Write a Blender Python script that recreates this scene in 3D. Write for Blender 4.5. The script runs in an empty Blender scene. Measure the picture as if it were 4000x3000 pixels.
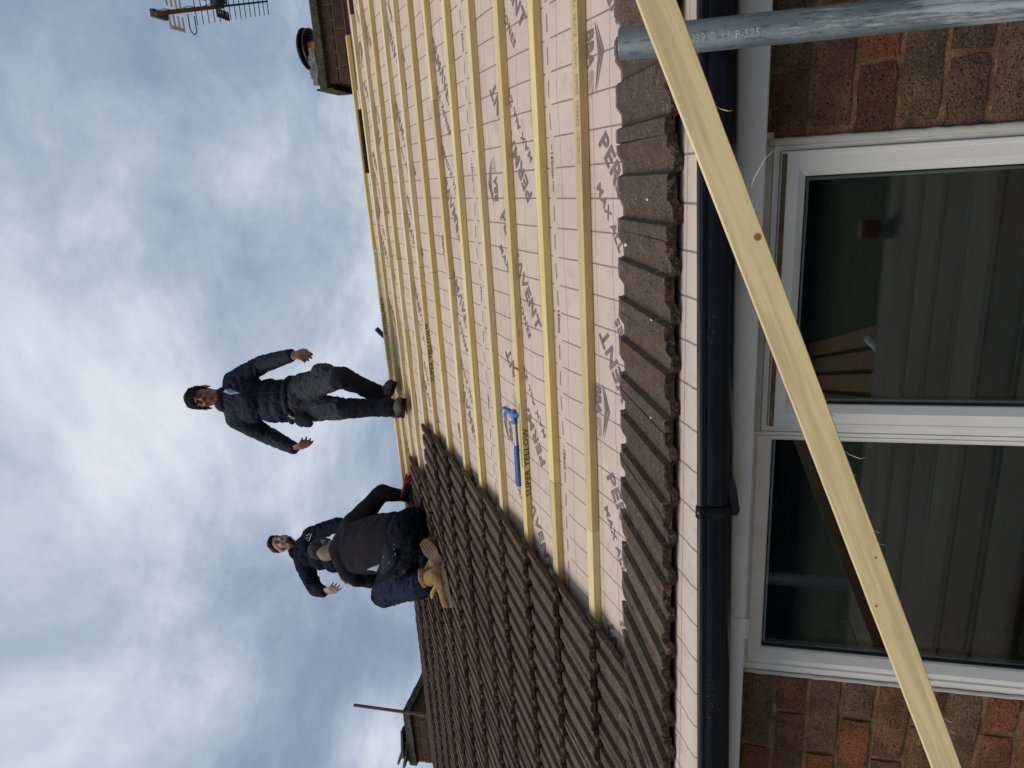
import bpy, bmesh, math, random
from mathutils import Vector, Matrix, Euler, noise
from math import sin, cos, pi, radians

random.seed(7)
SC = bpy.context.scene
COL = SC.collection

# ------------------------------------------------------------------ camera
cam_d = bpy.data.cameras.new('camera')
cam = bpy.data.objects.new('camera', cam_d)
COL.objects.link(cam)
SC.camera = cam
cam_d.sensor_fit = 'HORIZONTAL'
cam_d.sensor_width = 36.0
cam_d.lens = 36.0 * 2676.86 / 4000.0
cam_d.clip_start = 0.05
cam_d.clip_end = 600
CAMP = Vector((0, -1.485, 5.0))
pitch, yaw, roll = radians(13.415), radians(17.036), radians(0.5357)
fw = Vector((-sin(yaw)*cos(pitch), cos(yaw)*cos(pitch), sin(pitch)))
rt = Vector((cos(yaw), sin(yaw), 0))
up = rt.cross(fw)
rt2 = cos(roll)*rt + sin(roll)*up
up2 = -sin(roll)*rt + cos(roll)*up
# the phone was held upright but the picture is stored turned on its side
cam.matrix_world = Matrix((( -up2.x, rt2.x, -fw.x, CAMP.x),
                           ( -up2.y, rt2.y, -fw.y, CAMP.y),
                           ( -up2.z, rt2.z, -fw.z, CAMP.z),
                           (0, 0, 0, 1)))


def AT(px, py, y):
    """a point of the place, given the direction it is seen in from the scaffold and its distance out from there"""
    d = cam.matrix_world.to_3x3() @ Vector(((px-2000)/2676.86, (1500-py)/2676.86, -1))
    return tuple(CAMP + d*(y/d.y))

# ------------------------------------------------------------------ light
SUN_EL, SUN_AZ = radians(47), radians(-140)     # sun behind thin cloud, high over the viewer's left shoulder
sun_dir = Vector((sin(SUN_AZ)*cos(SUN_EL), cos(SUN_AZ)*cos(SUN_EL), sin(SUN_EL)))
sun_d = bpy.data.lights.new('sun', 'SUN')
sun_d.energy = 1.5
sun_d.angle = radians(38)
sun_d.color = (1.0, 0.97, 0.92)
sun = bpy.data.objects.new('sun', sun_d)
sun.rotation_euler = sun_dir.to_track_quat('Z', 'Y').to_euler()
COL.objects.link(sun)

world = bpy.data.worlds.new('World')
SC.world = world
world.use_nodes = True
wt = world.node_tree
wt.nodes.clear()
def wn(t, **k):
    n = wt.nodes.new(t)
    for a, b in k.items(): setattr(n, a, b)
    return n
def wmath(op, a, b=None, c=None):
    n = wn('ShaderNodeMath', operation=op)
    for i, v in enumerate((a, b, c)):
        if v is None: continue
        if isinstance(v, (int, float)): n.inputs[i].default_value = v
        else: wt.links.new(v, n.inputs[i])
    return n.outputs[0]
def wmix(f, a, b):
    n = wn('ShaderNodeMix', data_type='RGBA')
    for i, v in ((0, f), (6, a), (7, b)):
        if isinstance(v, (int, float)): n.inputs[i].default_value = v
        elif isinstance(v, tuple): n.inputs[i].default_value = v + (1,)
        else: wt.links.new(v, n.inputs[i])
    return n.outputs[2]
sky = wn('ShaderNodeTexSky', sky_type='NISHITA', sun_disc=False)
sky.sun_elevation = SUN_EL
sky.sun_rotation = SUN_AZ
wout = wn('ShaderNodeOutputWorld')
tc = wn('ShaderNodeTexCoord')
sep = wn('ShaderNodeSeparateXYZ'); wt.links.new(tc.outputs['Generated'], sep.inputs[0])
# clouds lie on a flat layer overhead
zz = wmath('ADD', wmath('MAXIMUM', sep.outputs[2], 0.0), 0.22)
cx = wmath('DIVIDE', sep.outputs[0], zz); cy = wmath('DIVIDE', sep.outputs[1], zz)
cmb = wn('ShaderNodeCombineXYZ'); wt.links.new(cx, cmb.inputs[0]); wt.links.new(cy, cmb.inputs[1])
def wnoise(scale, det, rough, off, dist=0.0):
    m = wn('ShaderNodeMapping'); m.inputs['Location'].default_value = off
    wt.links.new(cmb.outputs[0], m.inputs[0])
    n = wn('ShaderNodeTexNoise'); n.inputs['Scale'].default_value = scale
    n.inputs['Detail'].default_value = det; n.inputs['Roughness'].default_value = rough
    n.inputs['Distortion'].default_value = dist
    wt.links.new(m.outputs[0], n.inputs['Vector'])
    return n.outputs[0]
nA = wnoise(1.5, 10, 0.60, ((1.2, 4.4, 0.7)), 0.5)
nB = wnoise(4.0, 9, 0.62, (3.3, 7.1, 2.0), 0.5)
nC = wnoise(0.7, 4, 0.5, ((0.3, 0.9, 5.0)), 0.2)
# broad banks: brighter and darker parts of the cloud cover
acc = None
for (d, sharp, amp) in [((0.0518, 0.8518, 0.5213), 40, 0.1), ((-0.3926, 0.5845, 0.7101), 25, 0.08), ((-0.2345, 0.7769, 0.5843), 80, 0.06), ((-0.3637, 0.6693, 0.6479), 120, 0.08), ((-0.5485, 0.6521, 0.5234), 25, -0.1), ((-0.1543, 0.8614, 0.484), 70, -0.1), ((0.1432, 0.7246, 0.6741), 30, -0.02), ((-0.6769, 0.6434, 0.3575), 400, 0.25), ((-0.4845, 0.6302, 0.6067), 50, -0.06), ((-0.5484, 0.5402, 0.6383), 60, 0.08), ((-0.6493, 0.6511, 0.3929), 90, -0.05)]:
    dp = wn('ShaderNodeVectorMath', operation='DOT_PRODUCT')
    nrm = wn('ShaderNodeVectorMath', operation='NORMALIZE'); wt.links.new(tc.outputs['Generated'], nrm.inputs[0])
    wt.links.new(nrm.outputs[0], dp.inputs[0]); dp.inputs[1].default_value = d
    e = wmath('MULTIPLY', wmath('EXPONENT', wmath('MULTIPLY', wmath('SUBTRACT', dp.outputs['Value'], 1.0), sharp)), amp)
    acc = e if acc is None else wmath('ADD', acc, e)
nD = wnoise(11, 8, 0.65, (1.3, 2.1, 9.0), 0.4)
v = wmath('ADD', wmath('ADD', wmath('MULTIPLY', nA, 0.78), wmath('MULTIPLY', nD, 0.12)), wmath('ADD', wmath('MULTIPLY', nB, 0.36), wmath('MULTIPLY', nC, 0.30)))
v = wmath('SUBTRACT', v, 0.20)
v = wmath('ADD', v, acc)
ramp = wn('ShaderNodeValToRGB'); wt.links.new(v, ramp.inputs[0])
cr = ramp.color_ramp; cr.interpolation = 'B_SPLINE'
for i, (p, c) in enumerate(((0.39, (0.178, 0.235, 0.325)), (0.50, (0.232, 0.297, 0.395)), (0.585, (0.305, 0.368, 0.462)), (0.685, (0.435, 0.48, 0.557)), (0.83, (0.67, 0.68, 0.74)))):
    el = cr.elements[i] if i < 2 else cr.elements.new(p)
    el.position = p; el.color = c + (1,)
skys = wn('ShaderNodeVectorMath', operation='SCALE'); wt.links.new(sky.outputs[0], skys.inputs[0]); skys.inputs[3].default_value = 0.10
hazy = wmix(0.93, skys.outputs[0], ramp.outputs[0])
bg = wn('ShaderNodeBackground'); wt.links.new(hazy, bg.inputs[0]); bg.inputs[1].default_value = 1.0
wt.links.new(bg.outputs[0], wout.inputs[0])

SC.view_settings.view_transform = 'Standard'
SC.view_settings.look = 'None'
SC.view_settings.gamma = 1
SC.view_settings.use_curve_mapping = False
SC.view_settings.exposure = 0.36

# ------------------------------------------------------------------ helpers
def tag(o, label=None, cat=None, group=None, kind=None):
    if label: o['label'] = label
    if cat: o['category'] = cat
    if group: o['group'] = group
    if kind: o['kind'] = kind
    return o
def link(o, parent=None):
    COL.objects.link(o)
    if parent: o.parent = parent
    return o
def empty(name, loc=(0, 0, 0), rot=(0, 0, 0), parent=None):
    o = bpy.data.objects.new(name, None)
    o.empty_display_size = 0.1
    o.location = loc; o.rotation_euler = rot
    return link(o, parent)
def mesh_from(name, verts, faces, mats=(), mi=None, smooth=False):
    me = bpy.data.meshes.new(name)
    me.from_pydata([tuple(v) for v in verts], [], faces)
    for m in (mats if isinstance(mats, (list, tuple)) else [mats]): me.materials.append(m)
    if mi: me.polygons.foreach_set('material_index', mi)
    if smooth: me.polygons.foreach_set('use_smooth', [True]*len(me.polygons))
    me.update()
    return me
def obj(name, me, parent=None, loc=(0, 0, 0), rot=(0, 0, 0)):
    o = bpy.data.objects.new(name, me)
    o.location = loc; o.rotation_euler = rot
    return link(o, parent)
def bmobj(name, bm, mats, parent=None, smooth=False, loc=(0, 0, 0), rot=(0, 0, 0)):
    bmesh.ops.recalc_face_normals(bm, faces=bm.faces)
    me = bpy.data.meshes.new(name); bm.to_mesh(me); bm.free()
    for m in (mats if isinstance(mats, (list, tuple)) else [mats]): me.materials.append(m)
    if smooth:
        me.polygons.foreach_set('use_smooth', [True]*len(me.polygons))
        if smooth == 'auto':
            me.set_sharp_from_angle(angle=radians(35))
    return obj(name, me, parent, loc, rot)
def box(bm, x0, x1, y0, y1, z0, z1, mi=0, M=None, bev=0):
    r = bmesh.ops.create_cube(bm, size=1)
    vs = r['verts']
    for v in vs:
        v.co = Vector(((x0+x1)/2 + v.co.x*(x1-x0), (y0+y1)/2 + v.co.y*(y1-y0), (z0+z1)/2 + v.co.z*(z1-z0)))
    fs = set(f for v in vs for f in v.link_faces)
    for f in fs: f.material_index = mi
    if bev:
        es = list(set(e for v in vs for e in v.link_edges))
        rb = bmesh.ops.bevel(bm, geom=es, offset=bev, segments=1, affect='EDGES')
        vs = list(set(v for f in rb['faces'] for v in f.verts)) if not M else vs
        if M:
            # collect connected vertices
            vs = list(set(v for f in rb['faces'] for v in f.verts))
    if M:
        for v in vs: v.co = M @ v.co
    return vs
def tube(bm, p0, p1, r0, r1=None, seg=16, cap=True, mi=0):
    r1 = r0 if r1 is None else r1
    p0, p1 = Vector(p0), Vector(p1)
    ax = (p1-p0).normalized(); a = ax.orthogonal().normalized(); b = ax.cross(a)
    ra = [bm.verts.new(p0 + r0*(cos(t)*a+sin(t)*b)) for t in [2*pi*i/seg for i in range(seg)]]
    rb = [bm.verts.new(p1 + r1*(cos(t)*a+sin(t)*b)) for t in [2*pi*i/seg for i in range(seg)]]
    for i in range(seg):
        bm.faces.new((ra[i], ra[(i+1) % seg], rb[(i+1) % seg], rb[i])).material_index = mi
    if cap:
        bm.faces.new(ra[::-1]).material_index = mi; bm.faces.new(rb).material_index = mi
def path_tube(bm, pts, r, seg=8, mi=0):
    pts = [Vector(p) for p in pts]; rings = []
    a = None
    for i, p in enumerate(pts):
        d = (pts[min(i+1, len(pts)-1)] - pts[max(i-1, 0)]).normalized()
        a = d.orthogonal().normalized() if a is None else (a - a.dot(d)*d).normalized()
        b = d.cross(a); rr = r[i] if isinstance(r, (list, tuple)) else r
        rings.append([bm.verts.new(p + rr*(cos(t)*a+sin(t)*b)) for t in [2*pi*k/seg for k in range(seg)]])
    for A, B in zip(rings, rings[1:]):
        for i in range(seg): bm.faces.new((A[i], A[(i+1) % seg], B[(i+1) % seg], B[i])).material_index = mi
    bm.faces.new(rings[0][::-1]).material_index = mi; bm.faces.new(rings[-1]).material_index = mi
def lathe(bm, prof, c=(0, 0, 0), seg=24, mi=0):
    rings = [[bm.verts.new((c[0]+r*cos(2*pi*i/seg), c[1]+r*sin(2*pi*i/seg), c[2]+z)) for i in range(seg)] for r, z in prof]
    for A, B in zip(rings, rings[1:]):
        for i in range(seg): bm.faces.new((A[i], A[(i+1) % seg], B[(i+1) % seg], B[i])).material_index = mi
    bm.faces.new(rings[0][::-1]); bm.faces.new(rings[-1])
def textmesh(body, size, offset=0.0, spacing=1.0, bold=True):
    cu = bpy.data.curves.new('text', 'FONT')
    cu.body = body; cu.size = size; cu.offset = offset; cu.space_character = spacing
    cu.resolution_u = 2; cu.fill_mode = 'FRONT'
    o = bpy.data.objects.new('text', cu); COL.objects.link(o)
    dg = bpy.context.evaluated_depsgraph_get()
    me = bpy.data.meshes.new_from_object(o.evaluated_get(dg))
    bpy.data.objects.remove(o); bpy.data.curves.remove(cu)
    return me

# ------------------------------------------------------------------ materials
class Mat:
    def __init__(s, name, base=(0.5, 0.5, 0.5), rough=0.6, metal=0.0, spec=0.5, coord='Object'):
        s.m = bpy.data.materials.new(name); s.m.use_nodes = True
        s.t = s.m.node_tree; s.b = s.t.nodes['Principled BSDF']
        s.b.inputs['Base Color'].default_value = base + (1,)
        s.b.inputs['Roughness'].default_value = rough
        s.b.inputs['Metallic'].default_value = metal
        s.b.inputs['Specular IOR Level'].default_value = spec
        s.tc = s.t.nodes.new('ShaderNodeTexCoord'); s.co = s.tc.outputs[coord]
    def n(s, t, **k):
        n = s.t.nodes.new(t)
        for a, b in k.items(): setattr(n, a, b)
        return n
    def set(s, sock, v):
        if isinstance(v, (int, float)): sock.default_value = v
        elif isinstance(v, tuple): sock.default_value = v + (1,) if len(v) == 3 and sock.type == 'RGBA' else v
        else: s.t.links.new(v, sock)
    def noise(s, scale, det=4, rough=0.55, sc=(1, 1, 1), dist=0, co=None, off=None):
        mp = s.n('ShaderNodeMapping'); mp.inputs['Scale'].default_value = sc
        s.t.links.new(co or s.co, mp.inputs[0])
        if off is not None:
            s.t.links.new(off, mp.inputs['Location'])
        n = s.n('ShaderNodeTexNoise'); n.inputs['Scale'].default_value = scale
        n.inputs['Detail'].default_value = det; n.inputs['Roughness'].default_value = rough
        n.inputs['Distortion'].default_value = dist
        s.t.links.new(mp.outputs[0], n.inputs['Vector'])
        return n.outputs[0]
    def vor(s, scale, co=None, feat='F1', off=None):
        n = s.n('ShaderNodeTexVoronoi', feature=feat); n.inputs['Scale'].default_value = scale
        src = co or s.co
        if off is not None:
            a = s.n('ShaderNodeVectorMath', operation='ADD'); s.t.links.new(src, a.inputs[0]); s.t.links.new(off, a.inputs[1]); src = a.outputs[0]
        s.t.links.new(src, n.inputs['Vector'])
        return n.outputs['Distance']
    def ramp(s, f, *st):
        r = s.n('ShaderNodeValToRGB'); s.t.links.new(f, r.inputs[0])
        for i, (p, c) in enumerate(st):
            e = r.color_ramp.elements[i] if i < 2 else r.color_ramp.elements.new(p)
            e.position = p; e.color = ((c, c, c) if isinstance(c, (int, float)) else c) + (1,)
        return r.outputs[0]
    def mix(s, f, a, b, bt='MIX'):
        n = s.n('ShaderNodeMix', data_type='RGBA', blend_type=bt)
        s.set(n.inputs[0], f); s.set(n.inputs[6], a); s.set(n.inputs[7], b)
        return n.outputs[2]
    def math(s, op, a, b=None, c=None):
        n = s.n('ShaderNodeMath', operation=op)
        for i, v in enumerate((a, b, c)):
            if v is not None: s.set(n.inputs[i], v)
        return n.outputs[0]
    def rnd(s):
        return s.n('ShaderNodeObjectInfo').outputs['Random']
    def rvec(s, k=50.0):
        c = s.n('ShaderNodeCombineXYZ'); r = s.math('MULTIPLY', s.rnd(), k)
        for i in range(3): s.t.links.new(r, c.inputs[i])
        return c.outputs[0]
    def sep(s, co=None):
        n = s.n('ShaderNodeSeparateXYZ'); s.t.links.new(co or s.co, n.inputs[0]); return n.outputs
    def col(s, v): s.set(s.b.inputs['Base Color'], v); return s
    def rough(s, v): s.set(s.b.inputs['Roughness'], v); return s
    def bump(s, h, strength=0.3, dist=0.01):
        n = s.n('ShaderNodeBump'); n.inputs['Strength'].default_value = strength; n.inputs['Distance'].default_value = dist
        s.t.links.new(h, n.inputs['Height']); s.t.links.new(n.outputs[0], s.b.inputs['Normal']); return s

def brick_mat(name, cols, spots=0.5):
    m = Mat(name, rough=0.9, spec=0.2)
    rv = m.rvec()
    r = m.rnd()
    base = m.ramp(r, *[((i/(len(cols)-1)), c) for i, c in enumerate(cols)])
    big = m.noise(14, 3, 0.6, off=rv)
    base = m.mix(m.ramp(big, (0.40, 0.0), (0.6, 0.85)), base, m.mix(0.62, base, (0.045, 0.028, 0.022)))
    sp = m.noise(260, 3, 0.6, off=rv)
    base = m.mix(m.ramp(sp, (0.36, 1.0), (0.46, 0.0)), base, (0.02, 0.013, 0.01))
    lt = m.noise(190, 2, 0.5, off=rv, sc=(1, 1.3, 1))
    base = m.mix(m.ramp(lt, (0.62, 0.0), (0.72, 0.55)), base, (0.33, 0.20, 0.12))
    m.col(base)
    h = m.math('ADD', m.math('MULTIPLY', sp, 0.6), m.noise(60, 5, 0.6, off=rv))
    m.bump(h, 1.0, 0.007)
    return m.m
M_BRICK = brick_mat('brick_face', [(0.12, 0.064, 0.040), (0.22, 0.088, 0.040), (0.17, 0.108, 0.062), (0.31, 0.10, 0.042), (0.13, 0.078, 0.052), (0.25, 0.12, 0.058), (0.185, 0.125, 0.075), (0.16, 0.088, 0.05)])
M_BRICKD = brick_mat('chimney_brick', [(0.065, 0.038, 0.028), (0.10, 0.046, 0.03), (0.055, 0.038, 0.03), (0.17, 0.058, 0.03), (0.07, 0.046, 0.034)])
def mortar_mat(name, a, b, bs=0.6):
    m = Mat(name, rough=0.95, spec=0.1)
    n1 = m.noise(18, 5, 0.6); n2 = m.noise(220, 3, 0.6)
    m.col(m.mix(m.ramp(n2, (0.4, 0.5), (0.6, 0.0)), m.mix(m.ramp(n1, (0.35, 0.0), (0.65, 1.0)), a, b), (0.05, 0.03, 0.02)))
    m.bump(m.math('ADD', n2, n1), bs, 0.005)
    return m.m
M_MORTAR = mortar_mat('mortar', (0.13, 0.073, 0.043), (0.34, 0.19, 0.108))
M_MORTARD = mortar_mat('chimney_mortar', (0.10, 0.07, 0.05), (0.17, 0.12, 0.09))

def tile_mat():
    m = Mat('concrete_tile', rough=0.92, spec=0.15)
    rv = m.rvec(); r = m.rnd()
    base = m.ramp(r, (0.0, (0.095, 0.060, 0.045)), (0.35, (0.138, 0.087, 0.064)), (0.7, (0.110, 0.075, 0.060)), (1.0, (0.18, 0.112, 0.080)))
    g = m.noise(330, 2, 0.75, off=rv)
    base = m.mix(m.ramp(g, (0.40, 0.95), (0.50, 0.0)), base, (0.018, 0.012, 0.01))
    base = m.mix(m.ramp(g, (0.56, 0.0), (0.68, 0.6)), base, (0.24, 0.19, 0.155))
    st = m.noise(14, 5, 0.65, off=rv)
    base = m.mix(m.ramp(st, (0.50, 0.0), (0.72, 0.55)), base, (0.17, 0.105, 0.072))
    dk = m.noise(20, 5, 0.65, off=rv)
    base = m.mix(m.ramp(dk, (0.50, 0.0), (0.64, 0.5)), base, (0.035, 0.026, 0.024))
    xyz = m.sep()
    # dirt caught, and the step's shadow painted, along the foot of each roll
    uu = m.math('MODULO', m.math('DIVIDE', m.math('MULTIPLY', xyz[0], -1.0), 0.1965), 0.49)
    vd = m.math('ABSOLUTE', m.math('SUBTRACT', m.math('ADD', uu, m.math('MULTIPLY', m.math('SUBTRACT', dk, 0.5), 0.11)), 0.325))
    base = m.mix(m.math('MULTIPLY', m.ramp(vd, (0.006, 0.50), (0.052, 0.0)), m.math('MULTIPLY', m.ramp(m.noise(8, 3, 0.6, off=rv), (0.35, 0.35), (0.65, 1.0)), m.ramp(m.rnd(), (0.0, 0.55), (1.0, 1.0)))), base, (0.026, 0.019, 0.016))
    lich = m.noise(33, 4, 0.7, off=rv)
    base = m.mix(m.ramp(lich, (0.63, 0.0), (0.68, 0.6)), base, (0.22, 0.21, 0.16))
    # worn, rusty brown tail edge, darkened to paint in its shade; grey lime bloom on the head edge
    nz = m.noise(45, 3, 0.6, off=rv)
    tail = m.math('LESS_THAN', m.math('ADD', xyz[1], m.math('MULTIPLY', m.math('SUBTRACT', nz, 0.5), 0.03)), 0.004)
    rust_shade = m.mix(m.ramp(m.noise(70, 4, 0.7, off=rv), (0.46, 0.0), (0.66, 1.0)), (0.022, 0.015, 0.013), (0.11, 0.05, 0.03))
    base = m.mix(tail, base, rust_shade)
    hd = m.math('GREATER_THAN', m.math('ADD', xyz[1], m.math('MULTIPLY', m.math('SUBTRACT', nz, 0.5), 0.02)), 0.353)
    base = m.mix(m.math('MULTIPLY', hd, 0.75), base, m.mix(m.ramp(m.noise(40, 3, 0.6, off=rv), (0.4, 0.0), (0.6, 1.0)), (0.11, 0.10, 0.095), (0.22, 0.21, 0.20)))
    hr = m.math('MULTIPLY', m.math('GREATER_THAN', xyz[1], 0.343), m.math('LESS_THAN', m.math('ADD', xyz[1], m.math('MULTIPLY', m.math('SUBTRACT', nz, 0.5), 0.02)), 0.354))
    base = m.mix(m.math('MULTIPLY', hr, 0.6), base, (0.24, 0.12, 0.06))
    m.col(base)
    m.bump(m.math('ADD', m.math('MULTIPLY', g, 0.8), m.noise(120, 4, 0.6, off=rv)), 0.8, 0.004)
    return m.m
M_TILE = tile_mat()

def wood_mat(name, c0, c1, c2, grain=1.0, ax=0, rough=0.75, per=True, knots=True):
    m = Mat(name, rough=rough, spec=0.25)
    rv = m.rvec(); sc = [1, 1, 1]; sc[ax] = 0.06
    f = m.noise(75, 4, 0.6, sc=tuple(sc), off=rv)
    f2 = m.noise(6, 3, 0.5, sc=tuple([1 if i != ax else 0.25 for i in range(3)]), off=rv)
    base = m.ramp(m.rnd(), (0.0, c0), (0.35, c1), (0.6, c2), (0.8, tuple(0.5*(a+b) for a, b in zip(c0, c2))), (1.0, c1)) if per else m.mix(f2, c0, c1)
    base = m.mix(m.ramp(f2, (0.35, 0.0), (0.7, 0.7)), base, c2)
    base = m.mix(m.ramp(f, (0.40, 0.38*grain), (0.62, 0.0)), base, m.mix(0.5, base, (0.22, 0.12, 0.04)))
    if knots:
        kc = m.n('ShaderNodeMapping'); s2 = [1, 1, 1]; s2[ax] = 0.35; kc.inputs['Scale'].default_value = tuple(s2)
        m.t.links.new(m.co, kc.inputs[0])
        kv = m.vor(7, co=kc.outputs[0], off=rv)
        base = m.mix(m.ramp(kv, (0.045, 0.75), (0.075, 0.0)), base, (0.22, 0.10, 0.035))
    m.col(base)
    m.bump(f, 0.25, 0.002)
    return m.m
M_BATTEN = wood_mat('batten_timber', (0.58, 0.41, 0.21), (0.80, 0.66, 0.39), (0.75, 0.58, 0.20))
M_LOOSE = wood_mat('loose_batten_timber', (0.86, 0.68, 0.42), (0.86, 0.68, 0.42), (0.82, 0.63, 0.32), grain=1.5, knots=False)
M_OLDB = wood_mat('old_batten_timber', (0.07, 0.032, 0.02), (0.10, 0.045, 0.028), (0.05, 0.028, 0.02))
M_BOARD = wood_mat('scaffold_board_timber', (0.11, 0.12, 0.115), (0.24, 0.23, 0.20), (0.05, 0.058, 0.055), grain=2.8)
M_BOARD2 = wood_mat('older_scaffold_board_timber', (0.03, 0.038, 0.045), (0.065, 0.078, 0.088), (0.022, 0.027, 0.032), grain=2.4)
M_DECK = wood_mat('garden_plank_timber', (0.17, 0.10, 0.035), (0.24, 0.145, 0.05), (0.14, 0.085, 0.03))
M_KNOT = Mat('knot_wood', (0.30, 0.13, 0.045), 0.6).m
M_REDEND = Mat('red_timber_stain', (0.24, 0.035, 0.015), 0.7).m

def felt_mat():
    m = Mat('breather_membrane', rough=0.8, spec=0.2)
    x, y, z = m.sep()[:3]
    ink = (0.17, 0.125, 0.115)
    def band(v, period, off, w):
        a = m.math('MODULO', m.math('ADD', v, 100*period - off), period)
        d = m.math('MINIMUM', a, m.math('SUBTRACT', period, a))
        return m.math('LESS_THAN', d, w)
    vl = band(x, 0.0878, 0.0265, 0.0024)
    # gaps in the short cross lines beside each dashed line
    g1 = m.math('SUBTRACT', 1.0, band(y, 0.745, 1.958, 0.021))
    vl = m.math('MULTIPLY', vl, g1)
    hl = band(y, 0.098, 1.698, 0.0013)
    h2 = band(y, 0.2754, 1.745, 0.0012)
    dashy = band(y, 0.745, 1.958, 0.0050)
    dashx = band(x, 0.0878, 0.0705, 0.024)
    t150 = m.math('SUBTRACT', 1.0, band(x, 0.478, 0.035, 0.045))
    dash = m.math('MULTIPLY', m.math('MULTIPLY', dashy, dashx), t150)
    tot = m.math('MAXIMUM', m.math('MAXIMUM', m.math('MULTIPLY', vl, 0.9), m.math('MULTIPLY', m.math('MAXIMUM', hl, h2), 0.8)), m.math('MULTIPLY', dash, 0.85))
    fade = m.ramp(m.noise(90, 3, 0.6), (0.3, 0.75), (0.6, 1.0))
    tot = m.math('MULTIPLY', tot, fade)
    base = m.mix(m.ramp(m.noise(3.0, 4, 0.6), (0.35, 0.0), (0.7, 1.0)), (0.575, 0.44, 0.36), (0.63, 0.49, 0.40))
    dirt = m.math('MAXIMUM', m.ramp(m.noise(11, 6, 0.65), (0.57, 0.0), (0.75, 0.5)), m.ramp(m.noise(2.2, 6, 0.7), (0.55, 0.0), (0.75, 0.35)))
    base = m.mix(dirt, base, (0.30, 0.22, 0.18))
    sp = m.noise(160, 2, 0.5)
    base = m.mix(m.ramp(sp, (0.74, 0.0), (0.78, 0.8)), base, (0.12, 0.07, 0.05))
    m.col(m.mix(tot, base, ink))
    m.bump(m.math('ADD', m.noise(700, 2, 0.5), m.math('MULTIPLY', m.noise(12, 4, 0.6, dist=1.0), 3.0)), 0.22, 0.004)
    return m.m
M_FELT = felt_mat()
M_INK = Mat('membrane_ink', (0.19, 0.14, 0.13), 0.85).m
M_INK2 = Mat('batten_ink', (0.10, 0.085, 0.03), 0.85).m
M_INK3 = Mat('faint_batten_ink', (0.36, 0.34, 0.14), 0.85).m

def plastic_black():
    m = Mat('black_gutter_plastic', (0.006, 0.007, 0.013), 0.2, spec=0.3)
    sp = m.noise(420, 2, 0.5); patch = m.noise(5, 3, 0.5)
    dust = m.math('MULTIPLY', m.ramp(sp, (0.68, 0.0), (0.72, 1.0)), m.ramp(patch, (0.58, 0.01), (0.70, 0.9)))
    m.col(m.mix(dust, (0.006, 0.007, 0.013), (0.45, 0.45, 0.48)))
    m.rough(m.ramp(m.noise(30, 3, 0.6, sc=(0.2, 1, 1)), (0.3, 0.16), (0.7, 0.34)))
    return m.m
M_GUTTER = plastic_black()
def upvc(name, c, dirt=0.25):
    m = Mat(name, c, 0.42, spec=0.45)
    n1 = m.noise(7, 5, 0.65, sc=(1, 1, 0.35)); n2 = m.noise(60, 3, 0.7, sc=(1, 1, 0.2))
    d = m.math('MULTIPLY', m.ramp(n1, (0.42, 0.0), (0.72, 1.0)), dirt)
    m.col(m.mix(m.math('MULTIPLY', m.ramp(n2, (0.70, 0.0), (0.78, 1.0)), 0.35), m.mix(d, c, (0.42, 0.36, 0.28)), (0.25, 0.20, 0.15)))
    m.rough(m.ramp(n1, (0.3, 0.35), (0.7, 0.6)))
    return m.m
M_UPVC = upvc('white_upvc', (0.78, 0.745, 0.69), 0.35)
M_FASCIA = upvc('fascia_upvc', (0.80, 0.78, 0.74), 0.25)
M_DIRT = mortar_mat('dirty_ledge', (0.16, 0.11, 0.06), (0.24, 0.18, 0.11))
M_SEAL = upvc('sealant', (0.58, 0.55, 0.50), 0.9)
M_RUBBER = Mat('gasket_rubber', (0.006, 0.006, 0.007), 0.5).m
M_SPACER = Mat('spacer_bar', (0.35, 0.38, 0.38), 0.35, metal=0.7).m
def glass_mat():
    m = Mat('window_glass', (0.9, 0.95, 0.95), 0.0)
    m.b.inputs['Transmission Weight'].default_value = 1.0
    m.b.inputs['IOR'].default_value = 1.52
    m.b.inputs['Roughness'].default_value = 0.0
    return m.m
M_GLASS = glass_mat()
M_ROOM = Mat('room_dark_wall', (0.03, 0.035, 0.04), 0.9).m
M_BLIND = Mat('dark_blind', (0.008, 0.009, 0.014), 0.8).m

def galv():
    m = Mat('galvanised_steel', rough=0.5, metal=0.55)
    a = m.noise(60, 5, 0.65, sc=(1, 1, 0.10)); b = m.noise(170, 4, 0.7, sc=(1, 1, 0.2)); c = m.noise(7, 4, 0.6)
    base = m.mix(m.ramp(a, (0.35, 0.0), (0.65, 1.0)), (0.16, 0.185, 0.185), (0.22, 0.245, 0.245))
    base = m.mix(m.ramp(b, (0.38, 0.7), (0.46, 0.0)), base, (0.07, 0.08, 0.085))
    z = m.sep()[2]
    low = m.math('MULTIPLY', m.ramp(z, (0.0, 1.0), (1.0, 0.0)), 1.0)
    pt = m.ramp(m.math('ADD', m.noise(110, 6, 0.72, sc=(1, 1, 0.09)), m.math('MULTIPLY', m.math('SUBTRACT', 4.80, m.math('ADD', z, m.math('MULTIPLY', c, 0.3))), 0.42)), (0.50, 0.0), (0.60, 1.0))
    pt = m.math('MULTIPLY', pt, m.math('LESS_THAN', z, 4.95))
    base = m.mix(m.math('MULTIPLY', pt, 0.8), base, (0.55, 0.57, 0.58))
    m.col(base); m.rough(m.ramp(a, (0.3, 0.42), (0.7, 0.7)))
    m.bump(m.math('ADD', a, b), 0.35, 0.002)
    return m.m
M_GALV = galv()

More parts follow.
